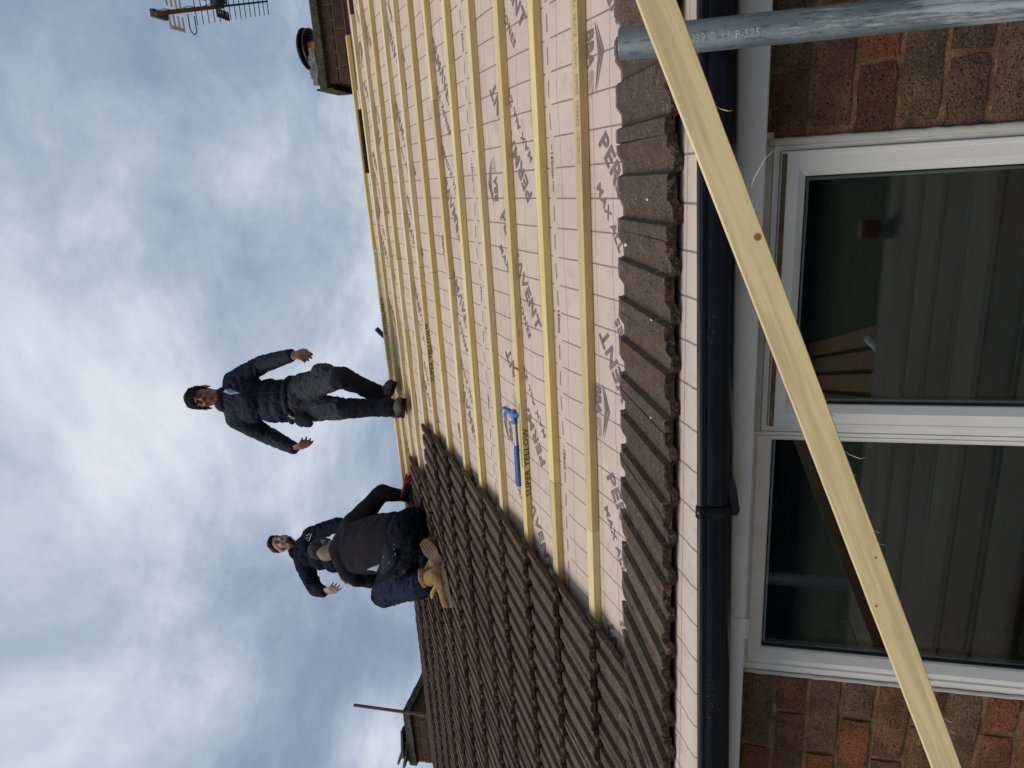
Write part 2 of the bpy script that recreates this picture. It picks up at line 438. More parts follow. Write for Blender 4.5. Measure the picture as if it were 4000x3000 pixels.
def cloth(name, c, c2=None, spots=None, rough=0.95, fine=700):
    m = Mat(name, c, rough, spec=0.15)
    n1 = m.noise(5, 4, 0.6); n2 = m.noise(fine, 2, 0.5)
    base = m.mix(m.ramp(n1, (0.35, 0.0), (0.7, 1.0)), c, c2 or tuple(x*1.35 for x in c))
    if spots:
        base = m.mix(m.ramp(m.noise(46, 4, 0.62, sc=(1, 1, 0.6)), (0.61, 0.0), (0.66, 0.75)), base, spots)
    m.col(base); m.bump(n2, 0.25, 0.002)
    return m.m
M_JACKET = cloth('navy_padded_nylon', (0.0085, 0.010, 0.024), (0.013, 0.015, 0.033), rough=0.7)
M_FLEECE = cloth('navy_fleece', (0.008, 0.009, 0.020), (0.012, 0.0135, 0.028))
M_TEE = cloth('black_brown_cotton', (0.0075, 0.0065, 0.010), (0.017, 0.0125, 0.0155))
M_TROU = cloth('dark_work_trousers', (0.012, 0.012, 0.019), (0.020, 0.020, 0.030))
M_TROUP = cloth('dusty_work_trousers', (0.036, 0.036, 0.046), (0.058, 0.055, 0.062), spots=(0.15, 0.15, 0.15))
M_TROUN = cloth('navy_work_trousers', (0.012, 0.014, 0.032), (0.022, 0.025, 0.048))
M_BLK = cloth('black_trouser_panel', (0.004, 0.005, 0.008), (0.007, 0.008, 0.012))
M_PKT = cloth('slate_holster_pocket', (0.015, 0.018, 0.028), (0.024, 0.029, 0.042))
M_BOOTG = cloth('grey_boot_leather', (0.06, 0.052, 0.05), (0.10, 0.085, 0.08), rough=0.8)
M_BOOTS = cloth('sandy_boot_nubuck', (0.20, 0.112, 0.045), (0.32, 0.19, 0.085), rough=0.85)
M_SOLE = cloth('boot_sole_rubber', (0.20, 0.135, 0.08), (0.27, 0.19, 0.12))
M_SOLEG = cloth('pale_midsole', (0.16, 0.145, 0.12), (0.24, 0.22, 0.18))
M_WHITE = Mat('white_print', (0.62, 0.64, 0.68), 0.8).m
M_SHIRT = cloth('white_undershirt', (0.26, 0.27, 0.31), (0.42, 0.44, 0.48))
M_BLUEC = cloth('blue_collar_lining', (0.05, 0.12, 0.28), (0.07, 0.16, 0.34))
M_TINR = Mat('faded_red_label', (0.17, 0.035, 0.035), 0.6).m
M_RED = cloth('red_glove', (0.33, 0.015, 0.010), (0.45, 0.03, 0.02))
M_YEL = cloth('yellow_boot_tongue', (0.42, 0.33, 0.06), (0.5, 0.4, 0.1))
def skin(name, c, c2):
    m = Mat(name, c, 0.55, spec=0.35)
    m.col(m.mix(m.ramp(m.noise(22, 3, 0.6), (0.35, 0.0), (0.68, 1.0)), c, c2))
    m.b.inputs['Subsurface Weight'].default_value = 0.08
    m.b.inputs['Subsurface Radius'].default_value = (0.01, 0.004, 0.002)
    return m.m
M_SKIN1 = skin('tanned_skin', (0.20, 0.085, 0.052), (0.27, 0.12, 0.075))
M_SKIN2 = skin('fair_skin', (0.44, 0.24, 0.17), (0.52, 0.27, 0.19))
M_SKIN3 = skin('light_tanned_skin', (0.19, 0.105, 0.08), (0.25, 0.14, 0.105))
def hairm(name, c, c2):
    m = Mat(name, c, 0.75, spec=0.12)
    f = m.noise(160, 4, 0.7, sc=(1, 1, 0.2))
    m.col(m.mix(m.ramp(f, (0.4, 0.0), (0.65, 1.0)), c, c2)); m.bump(f, 0.9, 0.006)
    return m.m
M_HAIR1 = hairm('black_hair', (0.006, 0.006, 0.008), (0.02, 0.02, 0.024))
M_HAIR2 = hairm('dark_brown_hair', (0.018, 0.013, 0.010), (0.045, 0.034, 0.028))
M_HAIR3 = hairm('greying_hair', (0.022, 0.024, 0.028), (0.06, 0.062, 0.068))
M_EYEW = Mat('eye_white', (0.16, 0.12, 0.10), 0.4).m
M_EYED = Mat('eye_dark', (0.01, 0.008, 0.006), 0.25).m
M_BLUE = Mat('blue_hammer_grip', (0.010, 0.075, 0.30), 0.55).m
M_BLUEP = Mat('blue_hammer_paint', (0.04, 0.12, 0.36), 0.45).m
M_STEEL = Mat('worn_steel', (0.30, 0.32, 0.33), 0.5, metal=0.6).m
M_GRIPD = Mat('dark_blue_grip', (0.012, 0.02, 0.04), 0.5).m
M_POTC = Mat('brown_cowl_paint', (0.022, 0.008, 0.010), 0.45).m
M_POT = Mat('terracotta_pot', (0.28, 0.075, 0.06), 0.8).m
M_POTO = Mat('orange_clay', (0.42, 0.11, 0.03), 0.8).m
def mossy(name, a, b, moss=(0.12, 0.105, 0.045)):
    m = Mat(name, rough=0.95, spec=0.1)
    base = m.mix(m.ramp(m.noise(22, 5, 0.65), (0.4, 0.0), (0.62, 1.0)), a, b)
    base = m.mix(m.ramp(m.noise(60, 4, 0.7), (0.50, 0.0), (0.60, 0.8)), base, moss)
    m.col(base); m.bump(m.noise(70, 5, 0.7), 1.0, 0.01)
    return m.m
M_COPE = mossy('mossy_coping', (0.045, 0.04, 0.034), (0.085, 0.075, 0.06))
M_FLAUNCH = mossy('grey_flaunching', (0.16, 0.15, 0.15), (0.25, 0.24, 0.235), (0.10, 0.09, 0.08))
M_LEAD = Mat('grey_lead', (0.26, 0.28, 0.30), 0.5, metal=0.3).m
M_RUST = Mat('rusty_pipe_paint', (0.10, 0.035, 0.022), 0.6)
M_RUST = M_RUST.m
M_ABOOM = mossy('aerial_boom_rust', (0.11, 0.06, 0.048), (0.16, 0.085, 0.066), (0.10, 0.06, 0.05))
M_AROD = Mat('aerial_rod', (0.03, 0.035, 0.045), 0.5, metal=0.4).m
M_AGRID = Mat('aerial_reflector', (0.42, 0.40, 0.39), 0.6).m
M_ACABLE = Mat('aerial_cable', (0.5, 0.5, 0.52), 0.5).m
M_DROP = Mat('bird_dropping', (0.50, 0.50, 0.50), 0.8).m

# ================================================================== ROOF
U = 0.9
T35 = radians(35)
ROOF_O = CAMP + Vector((0, sin(T35), -cos(T35))) * U          # a point of the batten-top plane
def yz(y, z):
    """distance from the viewer and height above eye level -> slope distance and height over the battens"""
    return (y*cos(T35) + z*sin(T35), -y*sin(T35) + z*cos(T35) + U)
G = 0.2754
S0 = 1.7595
ROWS = {5: (3.15, 3.103, 3.10), 6: (3.408, 3.397, 3.38), 7: (3.669, 3.664, 3.65), 8: (3.929, 3.906, 3.90),
        9: (4.216, 4.19, 4.15), 10: (4.49, 4.416, 4.36), 11: (4.776, 4.679, 4.585), 12: (5.019, 4.923, 4.814)}
def s_row(k, x):
    if k < 5: return S0 + k*G
    a, b, c = ROWS[k]
    if x > -0.42: return b + (a-b)*(min(x, 1.6)+0.42)/1.40
    return b + (c-b)*min(1.0, (-0.42-x)/1.73)
def s_ridge(x): return s_row(12, x) + 0.035
EAVE = [yz(1.590, 0.000), yz(1.50, 0.003), yz(1.44, 0.001), yz(1.39, -0.007), yz(1.355, -0.025), yz(1.33, -0.035), yz(1.305, -0.050), yz(1.300, -0.085)]
def felt_h(x, s):
    f = ((s - S0 + 0.019)/G) % 1.0
    n = noise.noise(Vector((x*2.3, s*1.4, 0.3)))
    r = abs(sin(pi*(x-0.21)/0.45))
    h = -0.0255 + sin(pi*f)**2 * (0.0075 + 0.005*n) - 0.007*r*sin(pi*f)**2
    if x > 0.5 and s > 3.6:
        h += sin(pi*f)**2 * 0.02*max(0, noise.noise(Vector((x*4, s*5, 4.0))))*min(1, (s-3.6)*2)*min(1, (x-0.5)*3)
    h += sin(pi*f)**2 * 0.002*noise.noise(Vector((x*11, s*8, 1.0)))
    return h

roof = empty('roof', ROOF_O, (T35, 0, 0))
tag(roof, 'pitched house roof being re-tiled, with new yellow battens over printed pink membrane', 'roof')

xs = [-8.2, -7, -6, -5, -4, -3.2, -2.6, -2.2, -1.9] + [-1.75 + 0.045*i for i in range(74)] + [1.7, 1.9, 2.2, 2.6]
ss = [S0 - 0.255 + 0.0275*i for i in range(124)]
verts, faces = [], []
cols_n = len(ss) + len(EAVE) + 1
for x in xs:
    for (s, h) in EAVE[::-1]:
        verts.append((x, s, h + (0.002*noise.noise(Vector((x*6, s*9, 0))) if s < 1.3 else 0)))
    for s in ss:
        if s > s_ridge(x) - 0.02: s = s_ridge(x) - 0.02
        b = min(1.0, max(0.0, (s-1.50)/0.08))
        verts.append((x, s, felt_h(x, s)*b - 0.0255*(1-b)))
    verts.append((x, s_ridge(x) + 0.03, -0.05))
for i in range(len(xs)-1):
    for j in range(cols_n-1):
        a = i*cols_n + j
        faces.append((a, a+cols_n, a+cols_n+1, a+1))
underlay = obj('underlay', mesh_from('underlay', verts, faces, M_FELT, smooth=True), roof)
tag(underlay, 'pinkish breather membrane printed with grey grid and lettering')
bm = bmesh.new()
bsl = s_ridge(0) + 0.02
for (xa, xb) in ((-8.2, -2.15), (-2.15, -0.42), (-0.42, 2.6)):
    # rear slope, ridge end boards
    a = 2*T35
    v = [bm.verts.new(p) for p in ((xa, s_ridge(xa)+0.02, -0.06), (xb, s_ridge(xb)+0.02, -0.06),
                                   (xb, s_ridge(xb)+0.02+cos(a)*5.4, -0.06-sin(a)*5.4), (xa, s_ridge(xa)+0.02+cos(a)*5.4, -0.06-sin(a)*5.4))]
    bm.faces.new(v)
obj_rear = bmobj('rear_slope', bm, M_TILE, roof)

# ---- battens
def batten_piece(x0, x1, sa, sb, dh=0.0):
    L = x1-x0
    bm = bmesh.new()
    box(bm, 0, L, -0.038, 0, -0.025, 0, bev=0.0012)
    for v in bm.verts:
        v.co.y += 0.0010*noise.noise(Vector((v.co.x*5+x0*3, sa*7, 0)))
    o = bmobj('roof_batten', bm, M_BATTEN, roof, loc=(x0, sa, dh))
    o.rotation_euler = (0, 0, math.atan2(sb-sa, L))
    return o
joints = {0: [-1.075], 1: [-1.02], 2: [-1.005], 3: [-1.60], 4: [-1.18], 5: [-1.02, 0.35], 6: [-0.93], 7: [-0.52], 8: [-1.30], 9: [-0.86], 10: [-1.9], 11: [-0.55], 12: [-1.6]}
ends_r = {12: 0.975, 11: 1.045, 10: 1.105, 9: 1.10, 8: 1.34}
for k in range(-1, 13):
    xl = -8.0 if k > 0 else -6.0
    xr = ends_r.get(k, 1.9 if k > 4 else 1.4)
    if k == -1: js = [-0.4]
    else: js = joints[k]
    pts = [xl] + ([-2.16] if k >= 5 else [-2.6]) + sorted(js) + [xr]
    if k >= 5: pts = sorted(set(pts + [-0.42]))
    for a, b in zip(pts, pts[1:]):
        if b-a < 0.05: continue
        batten_piece(a, b-0.0015, s_row(k, a) + random.uniform(-.0012, .0012), s_row(k, b) + random.uniform(-.0012, .0012), random.uniform(0, .0012))
# old dark battens carrying on beside the chimney
for k, dz in ((9, 0), (10, 0), (11, 0), (12, 0.0)):
    x0 = ends_r[k] + 0.004
    L = 1.2
    bm = bmesh.new(); box(bm, 0, L, -0.032, -0.002, -0.025, -0.003, bev=0.002)
    for v in bm.verts: v.co.y += 0.004*noise.noise(Vector((v.co.x*4, k, 0)))
    o = bmobj('old_batten', bm, M_OLDB, roof, loc=(x0, s_row(k, x0), 0))
    o['label'] = 'old dark brown batten left beside the chimney'
    o.rotation_euler = (0, 0, 0.05)
# red end stain + knots + joint marks
bm = bmesh.new()
box(bm, -0.005, 0.005, -0.0385, 0.0, -0.0256, 0.0007)
bmobj('red_end_mark', bm, M_REDEND, roof, loc=(-0.672, S0+2*G, 0))

# ---- printing on the membrane
def drape(me, org, ang, lift=0.0014):
    c, s_ = cos(ang), sin(ang)
    for v in me.vertices:
        x = org[0] + v.co.x*c - v.co.y*s_
        s = org[1] + v.co.x*s_ + v.co.y*c
        h = felt_h(x, s) if s > 1.56 else -0.0255
        v.co = (x, s, h + lift)
def printed(body, size, org, ang, off=0.0, sp=1.0, name='printed_text', mat=None, me=None):
    me = me or textmesh(body, size, off, sp)
    me.materials.clear(); me.materials.append(mat or M_INK)
    # refine long edges so that the print follows the sheet
    bm = bmesh.new(); bm.from_mesh(me)
    bmesh.ops.triangulate(bm, faces=bm.faces)
    for _ in range(2):
        es = [e for e in bm.edges if e.calc_length() > 0.022]
        if es: bmesh.ops.subdivide_edges(bm, edges=es, cuts=1, use_grid_fill=False)
        bmesh.ops.triangulate(bm, faces=bm.faces)
    bm.to_mesh(me); bm.free()
    drape(me, org, ang)
    return obj(name, me, underlay)
ANG = radians(36.5)
big = textmesh('PERM\u039bVENT', 0.069, 0.0022, 1.10)
small = textmesh('MAX ALL ZONES', 0.036, 0.0009, 1.12)
PX = 0.947
def scalex(me, k):
    for v in me.vertices: v.co.x *= k
def width(me): return max(v.co.x for v in me.vertices) - min(v.co.x for v in me.vertices)
scalex(big, 0.475/width(big)); scalex(small, 0.385/width(small))
for row in range(-1, 4):
    for j in range(-2, 5):
        sx = 0.03 - PX*j - (0.206*row if row >= 0 else 0.0)
        px = -0.052 - PX*j - (0.206*row)
        s0 = 2.118 + 0.747*row
        # first design reads up to the right
        if -2.0 < px < 1.7 and (px > -1.9):
            if not (px+0.2 < -1.45 and row > 1):
                printed('', 0, (px, s0), ANG, me=big.copy())
                printed('', 0, (px+0.112, s0-0.018), ANG, me=small.copy())
        # second design is printed the other way up
        qx = px + 0.398 - 0.472
        qs = s0 + 0.300
        if -2.0 < qx < 1.9:
            printed('', 0, (qx, qs), ANG+pi, me=big.copy())
            printed('', 0, (qx-0.112, qs+0.018), ANG+pi, me=small.copy())
bba = textmesh('BBA', 0.050, 0.0018, 1.0)
bbs = textmesh('APPROVAL\nINSPECTION\nTESTING', 0.0115, 0.0, 1.0)
def tri_me():
    v = [(-0.005, 0.034, 0), (0.135, 0.0405, 0), (0.062, 0.062, 0), (0.0, 0.037, 0), (0.062, 0.068, 0), (0.140, 0.044, 0), (0.062, 0.074, 0), (-0.005, 0.04, 0)]
    v = [(-0.012, 0.042, 0), (0.062, 0.078, 0), (0.158, 0.042, 0), (0.066, 0.060, 0),
         (-0.012, 0.049, 0), (0.062, 0.092, 0), (0.158, 0.049, 0), (0.064, 0.082, 0)]
    return mesh_from('bba_roof', v, [(0, 3, 2, 1), (4, 7, 6, 5)], M_INK)
for (row, bx, flip) in ((-1, 0.225, False), (0, -0.075, True), (1, -0.36, False), (2, 0.02, True), (3, -0.2, False)):
    for j in range(-2, 3):
        x = bx - PX*j
        s = 1.690 + 0.747*(row+1)
        if not -1.7 < x < 1.6: continue
        a = 0 if flip else pi
        ox = 0 if flip else 0.13
        printed('', 0, (x+ox, s+(0 if flip else 0.03)), a, me=bba.copy(), name='printed_logo')
        c = bbs.copy()
        for v in c.vertices: v.co.x += 0.098; v.co.y += 0.026
        printed('', 0, (x+ox, s+(0 if flip else 0.03)), a, me=c, name='printed_logo')
        printed('', 0, (x+ox, s+(0 if flip else 0.03)), a, me=tri_me(), name='printed_logo')
mm = textmesh('150mm', 0.025, 0.0007, 1.05)
for r in range(0, 4):
    for j in range(-4, 5):
        x = 0.075 - 0.478*j
        if -1.75 < x < 1.6:
            printed('', 0, (x, 1.965 + 0.745*r), pi, me=mm.copy())

# ---- printing on the battens
def batten_text(body, x, k, size, face, flip=False, off=0.0008, mat=None, sp=1.1, wide=1.0, y0=None):
    me = textmesh(body, size, off, sp); me.materials.clear(); me.materials.append(mat or M_INK2)
    w = max(v.co.x for v in me.vertices)
    for v in me.vertices:
        px, py = v.co.x*wide, v.co.y
        if flip: px, py = w*wide-px, size*0.72-py
        if face == 'side': v.co = (px, -0.0386-0.0006, -0.0235+py)
        else: v.co = (px, -0.031+py, 0.0021)
    o = obj('batten_print', me, roof, loc=(x, s_row(k, x), 0))
    a = s_row(k, x+0.4) - s_row(k, x)
    o.rotation_euler = (0, 0, math.atan2(a, 0.4))
batten_text('SUPER YELLOW', -1.19, 2, 0.030, 'side', wide=1.25)
batten_text('SUPER YELLOW\u2122', -1.06, 7, 0.030, 'side', wide=1.3)
batten_text('SUPER YELLOW', -1.02, 12, 0.030, 'side', flip=True, wide=1.2)
batten_text('SWEDEN  BS5534  25x38  WPCA  SUPER YELLOW - S 1', 0.03, 0, 0.021, 'top', mat=M_INK3, wide=0.92)
batten_text('SWEDEN BS5534 25x38 WPCA', -1.07, 2, 0.018, 'top', mat=M_INK3)

# ================================================================== TILES
TW = 0.1965; TL = 0.385; TT = 0.019
def prof(u):
    # u 0..1 from the right edge to the left edge; two raised flats and two troughs
    P = [(0, 0), (0.10, 0), (0.20, -0.0125), (0.33, -0.0135), (0.36, 0), (0.59, 0), (0.69, -0.0125), (0.82, -0.0135), (0.85, 0), (1.0, 0)]
    for (a, ha), (b, hb) in zip(P, P[1:]):
        if a <= u <= b:
            t = (u-a)/(b-a); t = t*t*(3-2*t)
            return ha + (hb-ha)*t
    return 0
US = [0, 0.05, 0.10, 0.15, 0.20, 0.265, 0.33, 0.345, 0.36, 0.475, 0.59, 0.64, 0.69, 0.755, 0.82, 0.835, 0.85, 0.92, 1.0]
YS = [0, 0.004, 0.05, 0.15, 0.25, 0.335, 0.352, 0.372, TL]
def tile_mesh(seed, chip=0.0):
    rr = random.Random(seed)
    vs, fs = [], []
    cols = [(-TW*u, prof(u), 0) for u in US] + [(-TW-0.0015, -0.0095, 1), (-TW-0.024, -0.0095, 1)]
    ny = len(YS)
    for side in (0, 1):
        for (x, h, lug) in cols:
            for j, y in enumerate(YS):
                n1 = noise.noise(Vector((x*40+seed*9.1, y*30, side*3)))
                yy = y
                if j == 0: yy = 0.0025*noise.noise(Vector((x*55, seed*3.3, 0)))*1.6 + (0.012*chip if lug else 0)
                if j == ny-1:
                    notch = -0.016 if h < -0.006 else 0.0
                    yy = y + 0.004*noise.noise(Vector((x*90, seed*5.3, 0))) + notch
                if j in (0,) and side == 0: yy += 0.0015
                z = h + 0.0009*n1
                if side == 0:
                    if j == 0: z -= 0.0022
                    if j >= ny-3: z -= 0.0035*(j-(ny-4))*0.8
                if side == 1:
                    th = 0.009 if lug else TT
                    if j >= ny-2: th *= 0.8
                    z = h - th + (0.0018*n1)
                    if h < -0.006: z = h - th*0.92
                vs.append((x, yy, z))
    nc = len(cols)
    def idx(side, c, j): return side*nc*ny + c*ny + j
    for c in range(nc-1):
        for j in range(ny-1):
            fs.append((idx(0, c, j), idx(0, c, j+1), idx(0, c+1, j+1), idx(0, c+1, j)))
            fs.append((idx(1, c, j), idx(1, c+1, j), idx(1, c+1, j+1), idx(1, c, j+1)))
        fs.append((idx(0, c, 0), idx(0, c+1, 0), idx(1, c+1, 0), idx(1, c, 0)))
        fs.append((idx(0, c, ny-1), idx(1, c, ny-1), idx(1, c+1, ny-1), idx(0, c+1, ny-1)))
    for j in range(ny-1):
        fs.append((idx(0, 0, j), idx(1, 0, j), idx(1, 0, j+1), idx(0, 0, j+1)))
        fs.append((idx(0, nc-1, j), idx(0, nc-1, j+1), idx(1, nc-1, j+1), idx(1, nc-1, j)))
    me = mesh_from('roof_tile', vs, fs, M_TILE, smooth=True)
    me.set_sharp_from_angle(angle=radians(40))
    return me
TM = [tile_mesh(i, 1.0 if i % 3 == 0 else 0.0) for i in range(6)]
def put_tile(x, s_head, h_head, tilt, jit=1.0):
    # tilt: how far the tile's tail is raised off the batten plane
    t = tilt + random.uniform(-.006, .010)*jit
    st = s_head - TL*cos(t); ht = h_head + TL*sin(t)
    o = obj('roof_tile', random.choice(TM), roof, loc=(x + random.uniform(-.0012, .0012)*jit, st + random.uniform(-.004, .004)*jit, ht + random.uniform(-.0008, .0025)*jit))
    o.rotation_euler = (-t, random.uniform(-.010, .010)*jit, random.uniform(-.010, .010)*jit)
    return o
# first course, right along the eaves: its tails sit up on the tilting fillet
sh, hh = yz(1.730, 0.150)
stl, htl = yz(1.388, 0.0275)
tilt0 = math.atan2(htl-hh, sh-stl)
nt = 0
x = 0.064 + TW*4
while x > -3.4:
    put_tile(x, sh, hh, tilt0, 0.8); x -= TW; nt += 1
# higher courses, laid from the left
TILT = math.atan2(TT*1.45, TL) + 0.012
for k in range(0, 13):
    x = -1.385 + random.uniform(-0.008, 0.008)
    if k in (9, 10): x = -1.385 - TW*2
    if k == 11: x = -1.385 - TW*4
    if k == 12: x = -1.385 - TW*6
    lim = -1.95 - 0.345*(k+1) - 0.8
    if k == 12: lim = -6.6
    while x > lim:
        put_tile(x, s_row(k, x) + 0.014, TT - 0.002, TILT); x -= TW; nt += 1
# beyond the part seen from the scaffold the courses go on to the gable
bm = bmesh.new()
for k in range(-1, 13):
    x1 = (-1.95 - 0.345*(k+1) - 0.8 - 0.2) if k >= 0 else -3.4
    s1 = (s_row(max(k, 0), -5) if k >= 0 else S0-G) + 0.014
    ncol = int((8.2 + x1)/0.0982)
    if ncol < 1: continue
    for c in range(ncol):
        xa = x1 - c*0.0982
        for (f0, f1, hz) in ((0.0, 0.44, 0.0), (0.44, 1.0, -0.012)):
            a0, a1 = xa - 0.0982*f0, xa - 0.0982*f1
            p = [(a0, s1-TL, TT+0.034+hz), (a0, s1, TT+hz), (a1, s1, TT+hz), (a1, s1-TL, TT+0.034+hz), (a1, s1-TL, 0.014+hz), (a0, s1-TL, 0.014+hz)]
            v = [bm.verts.new(q) for q in p]
            bm.faces.new((v[0], v[1], v[2], v[3])); bm.faces.new((v[0], v[3], v[4], v[5]))
far = bmobj('far_tiling', bm, M_TILE, roof); far['kind'] = 'stuff'

# mortar and bird lime marks on the eaves tiles, and one broken old tile up by the ridge
dm = bmesh.new()
for (x, s_, r) in [(-0.055, 1.24, 0.0035), (-0.16, 1.40, 0.0055), (-0.30, 1.215, 0.0035), (-0.52, 1.22, 0.003)]:
    n = 9
    f = [dm.verts.new((x + r*cos(2*pi*i/n)*(0.5+0.5*abs(sin(i*2.3+x*9)))*0.8, s_ + r*1.3*sin(2*pi*i/n)*(0.6+0.4*abs(cos(i*3.1))), hh + (sh-s_)*math.tan(tilt0) + 0.0022)) for i in range(n)]
    dm.faces.new(f)
o = bmobj('bird_lime', dm, M_DROP, roof)
bm = bmesh.new()
for i in range(4):
    box(bm, 0.0 , 0.40, -0.01+i*0.013, 0.0+i*0.013, -0.02, -0.004 + (0.006 if i % 2 else 0))
for v in bm.verts: v.co.z += 0.003*noise.noise(v.co*9); v.co.x += 0.01*noise.noise(v.co*30)
bt = bmobj('broken_tile', bm, M_TILE, None)
bt.matrix_world = Matrix.Translation(ROOF_O) @ Matrix.Rotation(T35, 4, 'X') @ Matrix.Translation((0.10, s_row(11, 0.2)+0.085, 0.002)) @ Matrix.Rotation(0.03, 4, 'Z')
tag(bt, 'long dark ribbed fragment of old tile lying between the top two battens', 'broken tile')

# ================================================================== EAVES, GUTTER, WALL, WINDOW
def R_(y, z): return (y-1.485, z+5.0)     # distance from viewer, height over eye -> world y, z
fascia = empty('fascia', (0, R_(1.385, 0)[0], 4.9)); tag(fascia, 'white plastic fascia board running behind the black gutter', 'fascia board')
bm = bmesh.new()
y0, z0 = R_(1.385, -0.157)
box(bm, -8, 2.6, y0-0, y0+0.018, z0, 4.965, bev=0.003)
box(bm, -8, 2.6, y0+0.0183, y0+0.103, z0+0.004, z0+0.012)
fascia.location = (0, 0, 0)
bmobj('board', bm, M_FASCIA, fascia)
bm = bmesh.new()
box(bm, -1.015, -0.965, y0-0.004, y0-0.0003, z0-0.004, 4.955, bev=0.001)
box(bm, -1.015, -0.965, y0-0.004, y0+0.02, z0-0.006, z0-0.002)
bmobj('joint_cover', bm, M_FASCIA, fascia)
# tilting fillet of timber carrying the eaves tiles
bm = bmesh.new()
a = R_(1.40, -0.020)
box(bm, -8, 2.6, a[0], a[0]+0.15, a[1]-0.1, a[1])
bmobj('eaves_fillet', bm, M_OLDB, fascia)

gutter = empty('gutter', (0, 0, 0)); tag(gutter, 'black plastic gutter sprinkled with dust along the eaves', 'gutter')
def gut_z(x): return 5.0 - 0.0355 + 0.0182*x
GP = [(1.302, -0.004), (1.300, 0.001), (1.294, 0.003), (1.287, 0.000), (1.2845, -0.006), (1.286, -0.013), (1.289, -0.0165), (1.2885, -0.030), (1.290, -0.042), (1.296, -0.053), (1.308, -0.062), (1.325, -0.068), (1.345, -0.068), (1.364, -0.060), (1.376, -0.045), (1.381, -0.028), (1.381, 0.004)]
def extrude_profile(bm, P, xs_, zf, thick=0.0, mi=0):
    rings = [[bm.verts.new((x, p[0]-1.485, zf(x)+p[1])) for p in P] for x in xs_]
    for A, B in zip(rings, rings[1:]):
        for i in range(len(P)-1): bm.faces.new((A[i], B[i], B[i+1], A[i+1])).material_index = mi
bm = bmesh.new()
extrude_profile(bm, GP, [-8, -4, -2, -1, 0, 1, 2.6], gut_z)
ch = bmobj('channel', bm, M_GUTTER, gutter, smooth='auto')
so = ch.modifiers.new('wall', 'SOLIDIFY'); so.thickness = 0.0022; so.offset = -1
GPo = [(p[0] - (0.0035 if p[0] < 1.33 else -0.0)*1, p[1] - (0.0035 if p[1] < -0.02 else -0.003)) for p in GP]
bm = bmesh.new()
extrude_profile(bm, GPo, [-0.672, -0.648], gut_z)
un = bmobj('union_clip', bm, M_GUTTER, gutter, smooth='auto')
so = un.modifiers.new('wall', 'SOLIDIFY'); so.thickness = 0.004; so.offset = -1
bm = bmesh.new()
zc = gut_z(-0.63)
pr = [(-0.672, zc-0.060), (-0.672, zc-0.076), (-0.660, zc-0.081), (-0.606, zc-0.072), (-0.592, zc-0.066), (-0.590, zc-0.055)]
vA = [bm.verts.new((p[0], 1.302-1.485, p[1])) for p in pr]; vB = [bm.verts.new((p[0], 1.345-1.485, p[1])) for p in pr]
bm.faces.new(vA); bm.faces.new(vB[::-1])
for i in range(len(pr)): bm.faces.new((vA[i], vB[i], vB[(i+1) % len(pr)], vA[(i+1) % len(pr)]))
bmesh.ops.bevel(bm, geom=list(bm.edges), offset=0.002, segments=1, affect='EDGES')
bmobj('bracket', bm, M_GUTTER, gutter)
for xb in (-2.2, -3.8, 1.6):
    bm = bmesh.new(); extrude_profile(bm, GPo, [xb, xb+0.022], gut_z)
    o = bmobj('bracket', bm, M_GUTTER, gutter); so = o.modifiers.new('wall', 'SOLIDIFY'); so.thickness = 0.004; so.offset = -1

# ---- brick wall
wall = empty('house_wall', (0, 0, 0)); tag(wall, 'mottled red and brown brick wall of the house under the eaves', 'wall')
WX0, WX1 = -1.182, 0.038         # window opening
WZ0, WZ1 = 3.72, 4.850
bm = bmesh.new()
def wbox(x0, x1, z0, z1): box(bm, x0, x1, 0.0085, 0.25, z0, z1)
wbox(-8, WX0-0.004, 0, 5.02); wbox(WX1+0.004, 2.6, 0, 5.02); wbox(WX0-0.004, WX1+0.004, 0, WZ0-0.06); wbox(WX0-0.004, WX1+0.004, WZ1+0.012, 5.02)
mort = bmobj('mortar', bm, M_MORTAR, wall)
BM_ = []
def brick_me(L, H, seed, D=0.06):
    bm = bmesh.new()
    nx, nz = 7, 3
    box(bm, 0, L, 0, D, 0, H)
    bmesh.ops.subdivide_edges(bm, edges=[e for e in bm.edges if abs(e.verts[0].co.x-e.verts[1].co.x) > L*0.5], cuts=5)
    bmesh.ops.subdivide_edges(bm, edges=[e for e in bm.edges if abs(e.verts[0].co.z-e.verts[1].co.z) > H*0.5], cuts=2)
    for v in bm.verts:
        ex = min(v.co.x, L-v.co.x); ez = min(v.co.z, H-v.co.z)
        front = v.co.y < 0.001
        n = noise.noise(Vector((v.co.x*38, v.co.z*38, seed*7.7)))
        n2 = noise.noise(Vector((v.co.x*20, v.co.z*20, seed*3.1+9)))
        if front:
            v.co.y += 0.0012*n + (0.003 if ex < 0.001 or ez < 0.001 else 0) + (0.003 if ex < 0.001 and ez < 0.001 else 0)
        if ex < 0.001: v.co.x += (0.0050*n2 + 0.001)*(1 if v.co.x < L/2 else -1) 
        if ez < 0.001: v.co.z += (0.0042*n + 0.001)*(1 if v.co.z < H/2 else -1)
    bmesh.ops.recalc_face_normals(bm, faces=bm.faces)
    me = bpy.data.meshes.new('brick'); bm.to_mesh(me); bm.free(); me.materials.append(M_BRICK)
    me.polygons.foreach_set('use_smooth', [True]*len(me.polygons)); me.set_sharp_from_angle(angle=radians(50))
    return me
FULL = [brick_me(0.2148, 0.0645, i) for i in range(6)]
cut_cache = {}
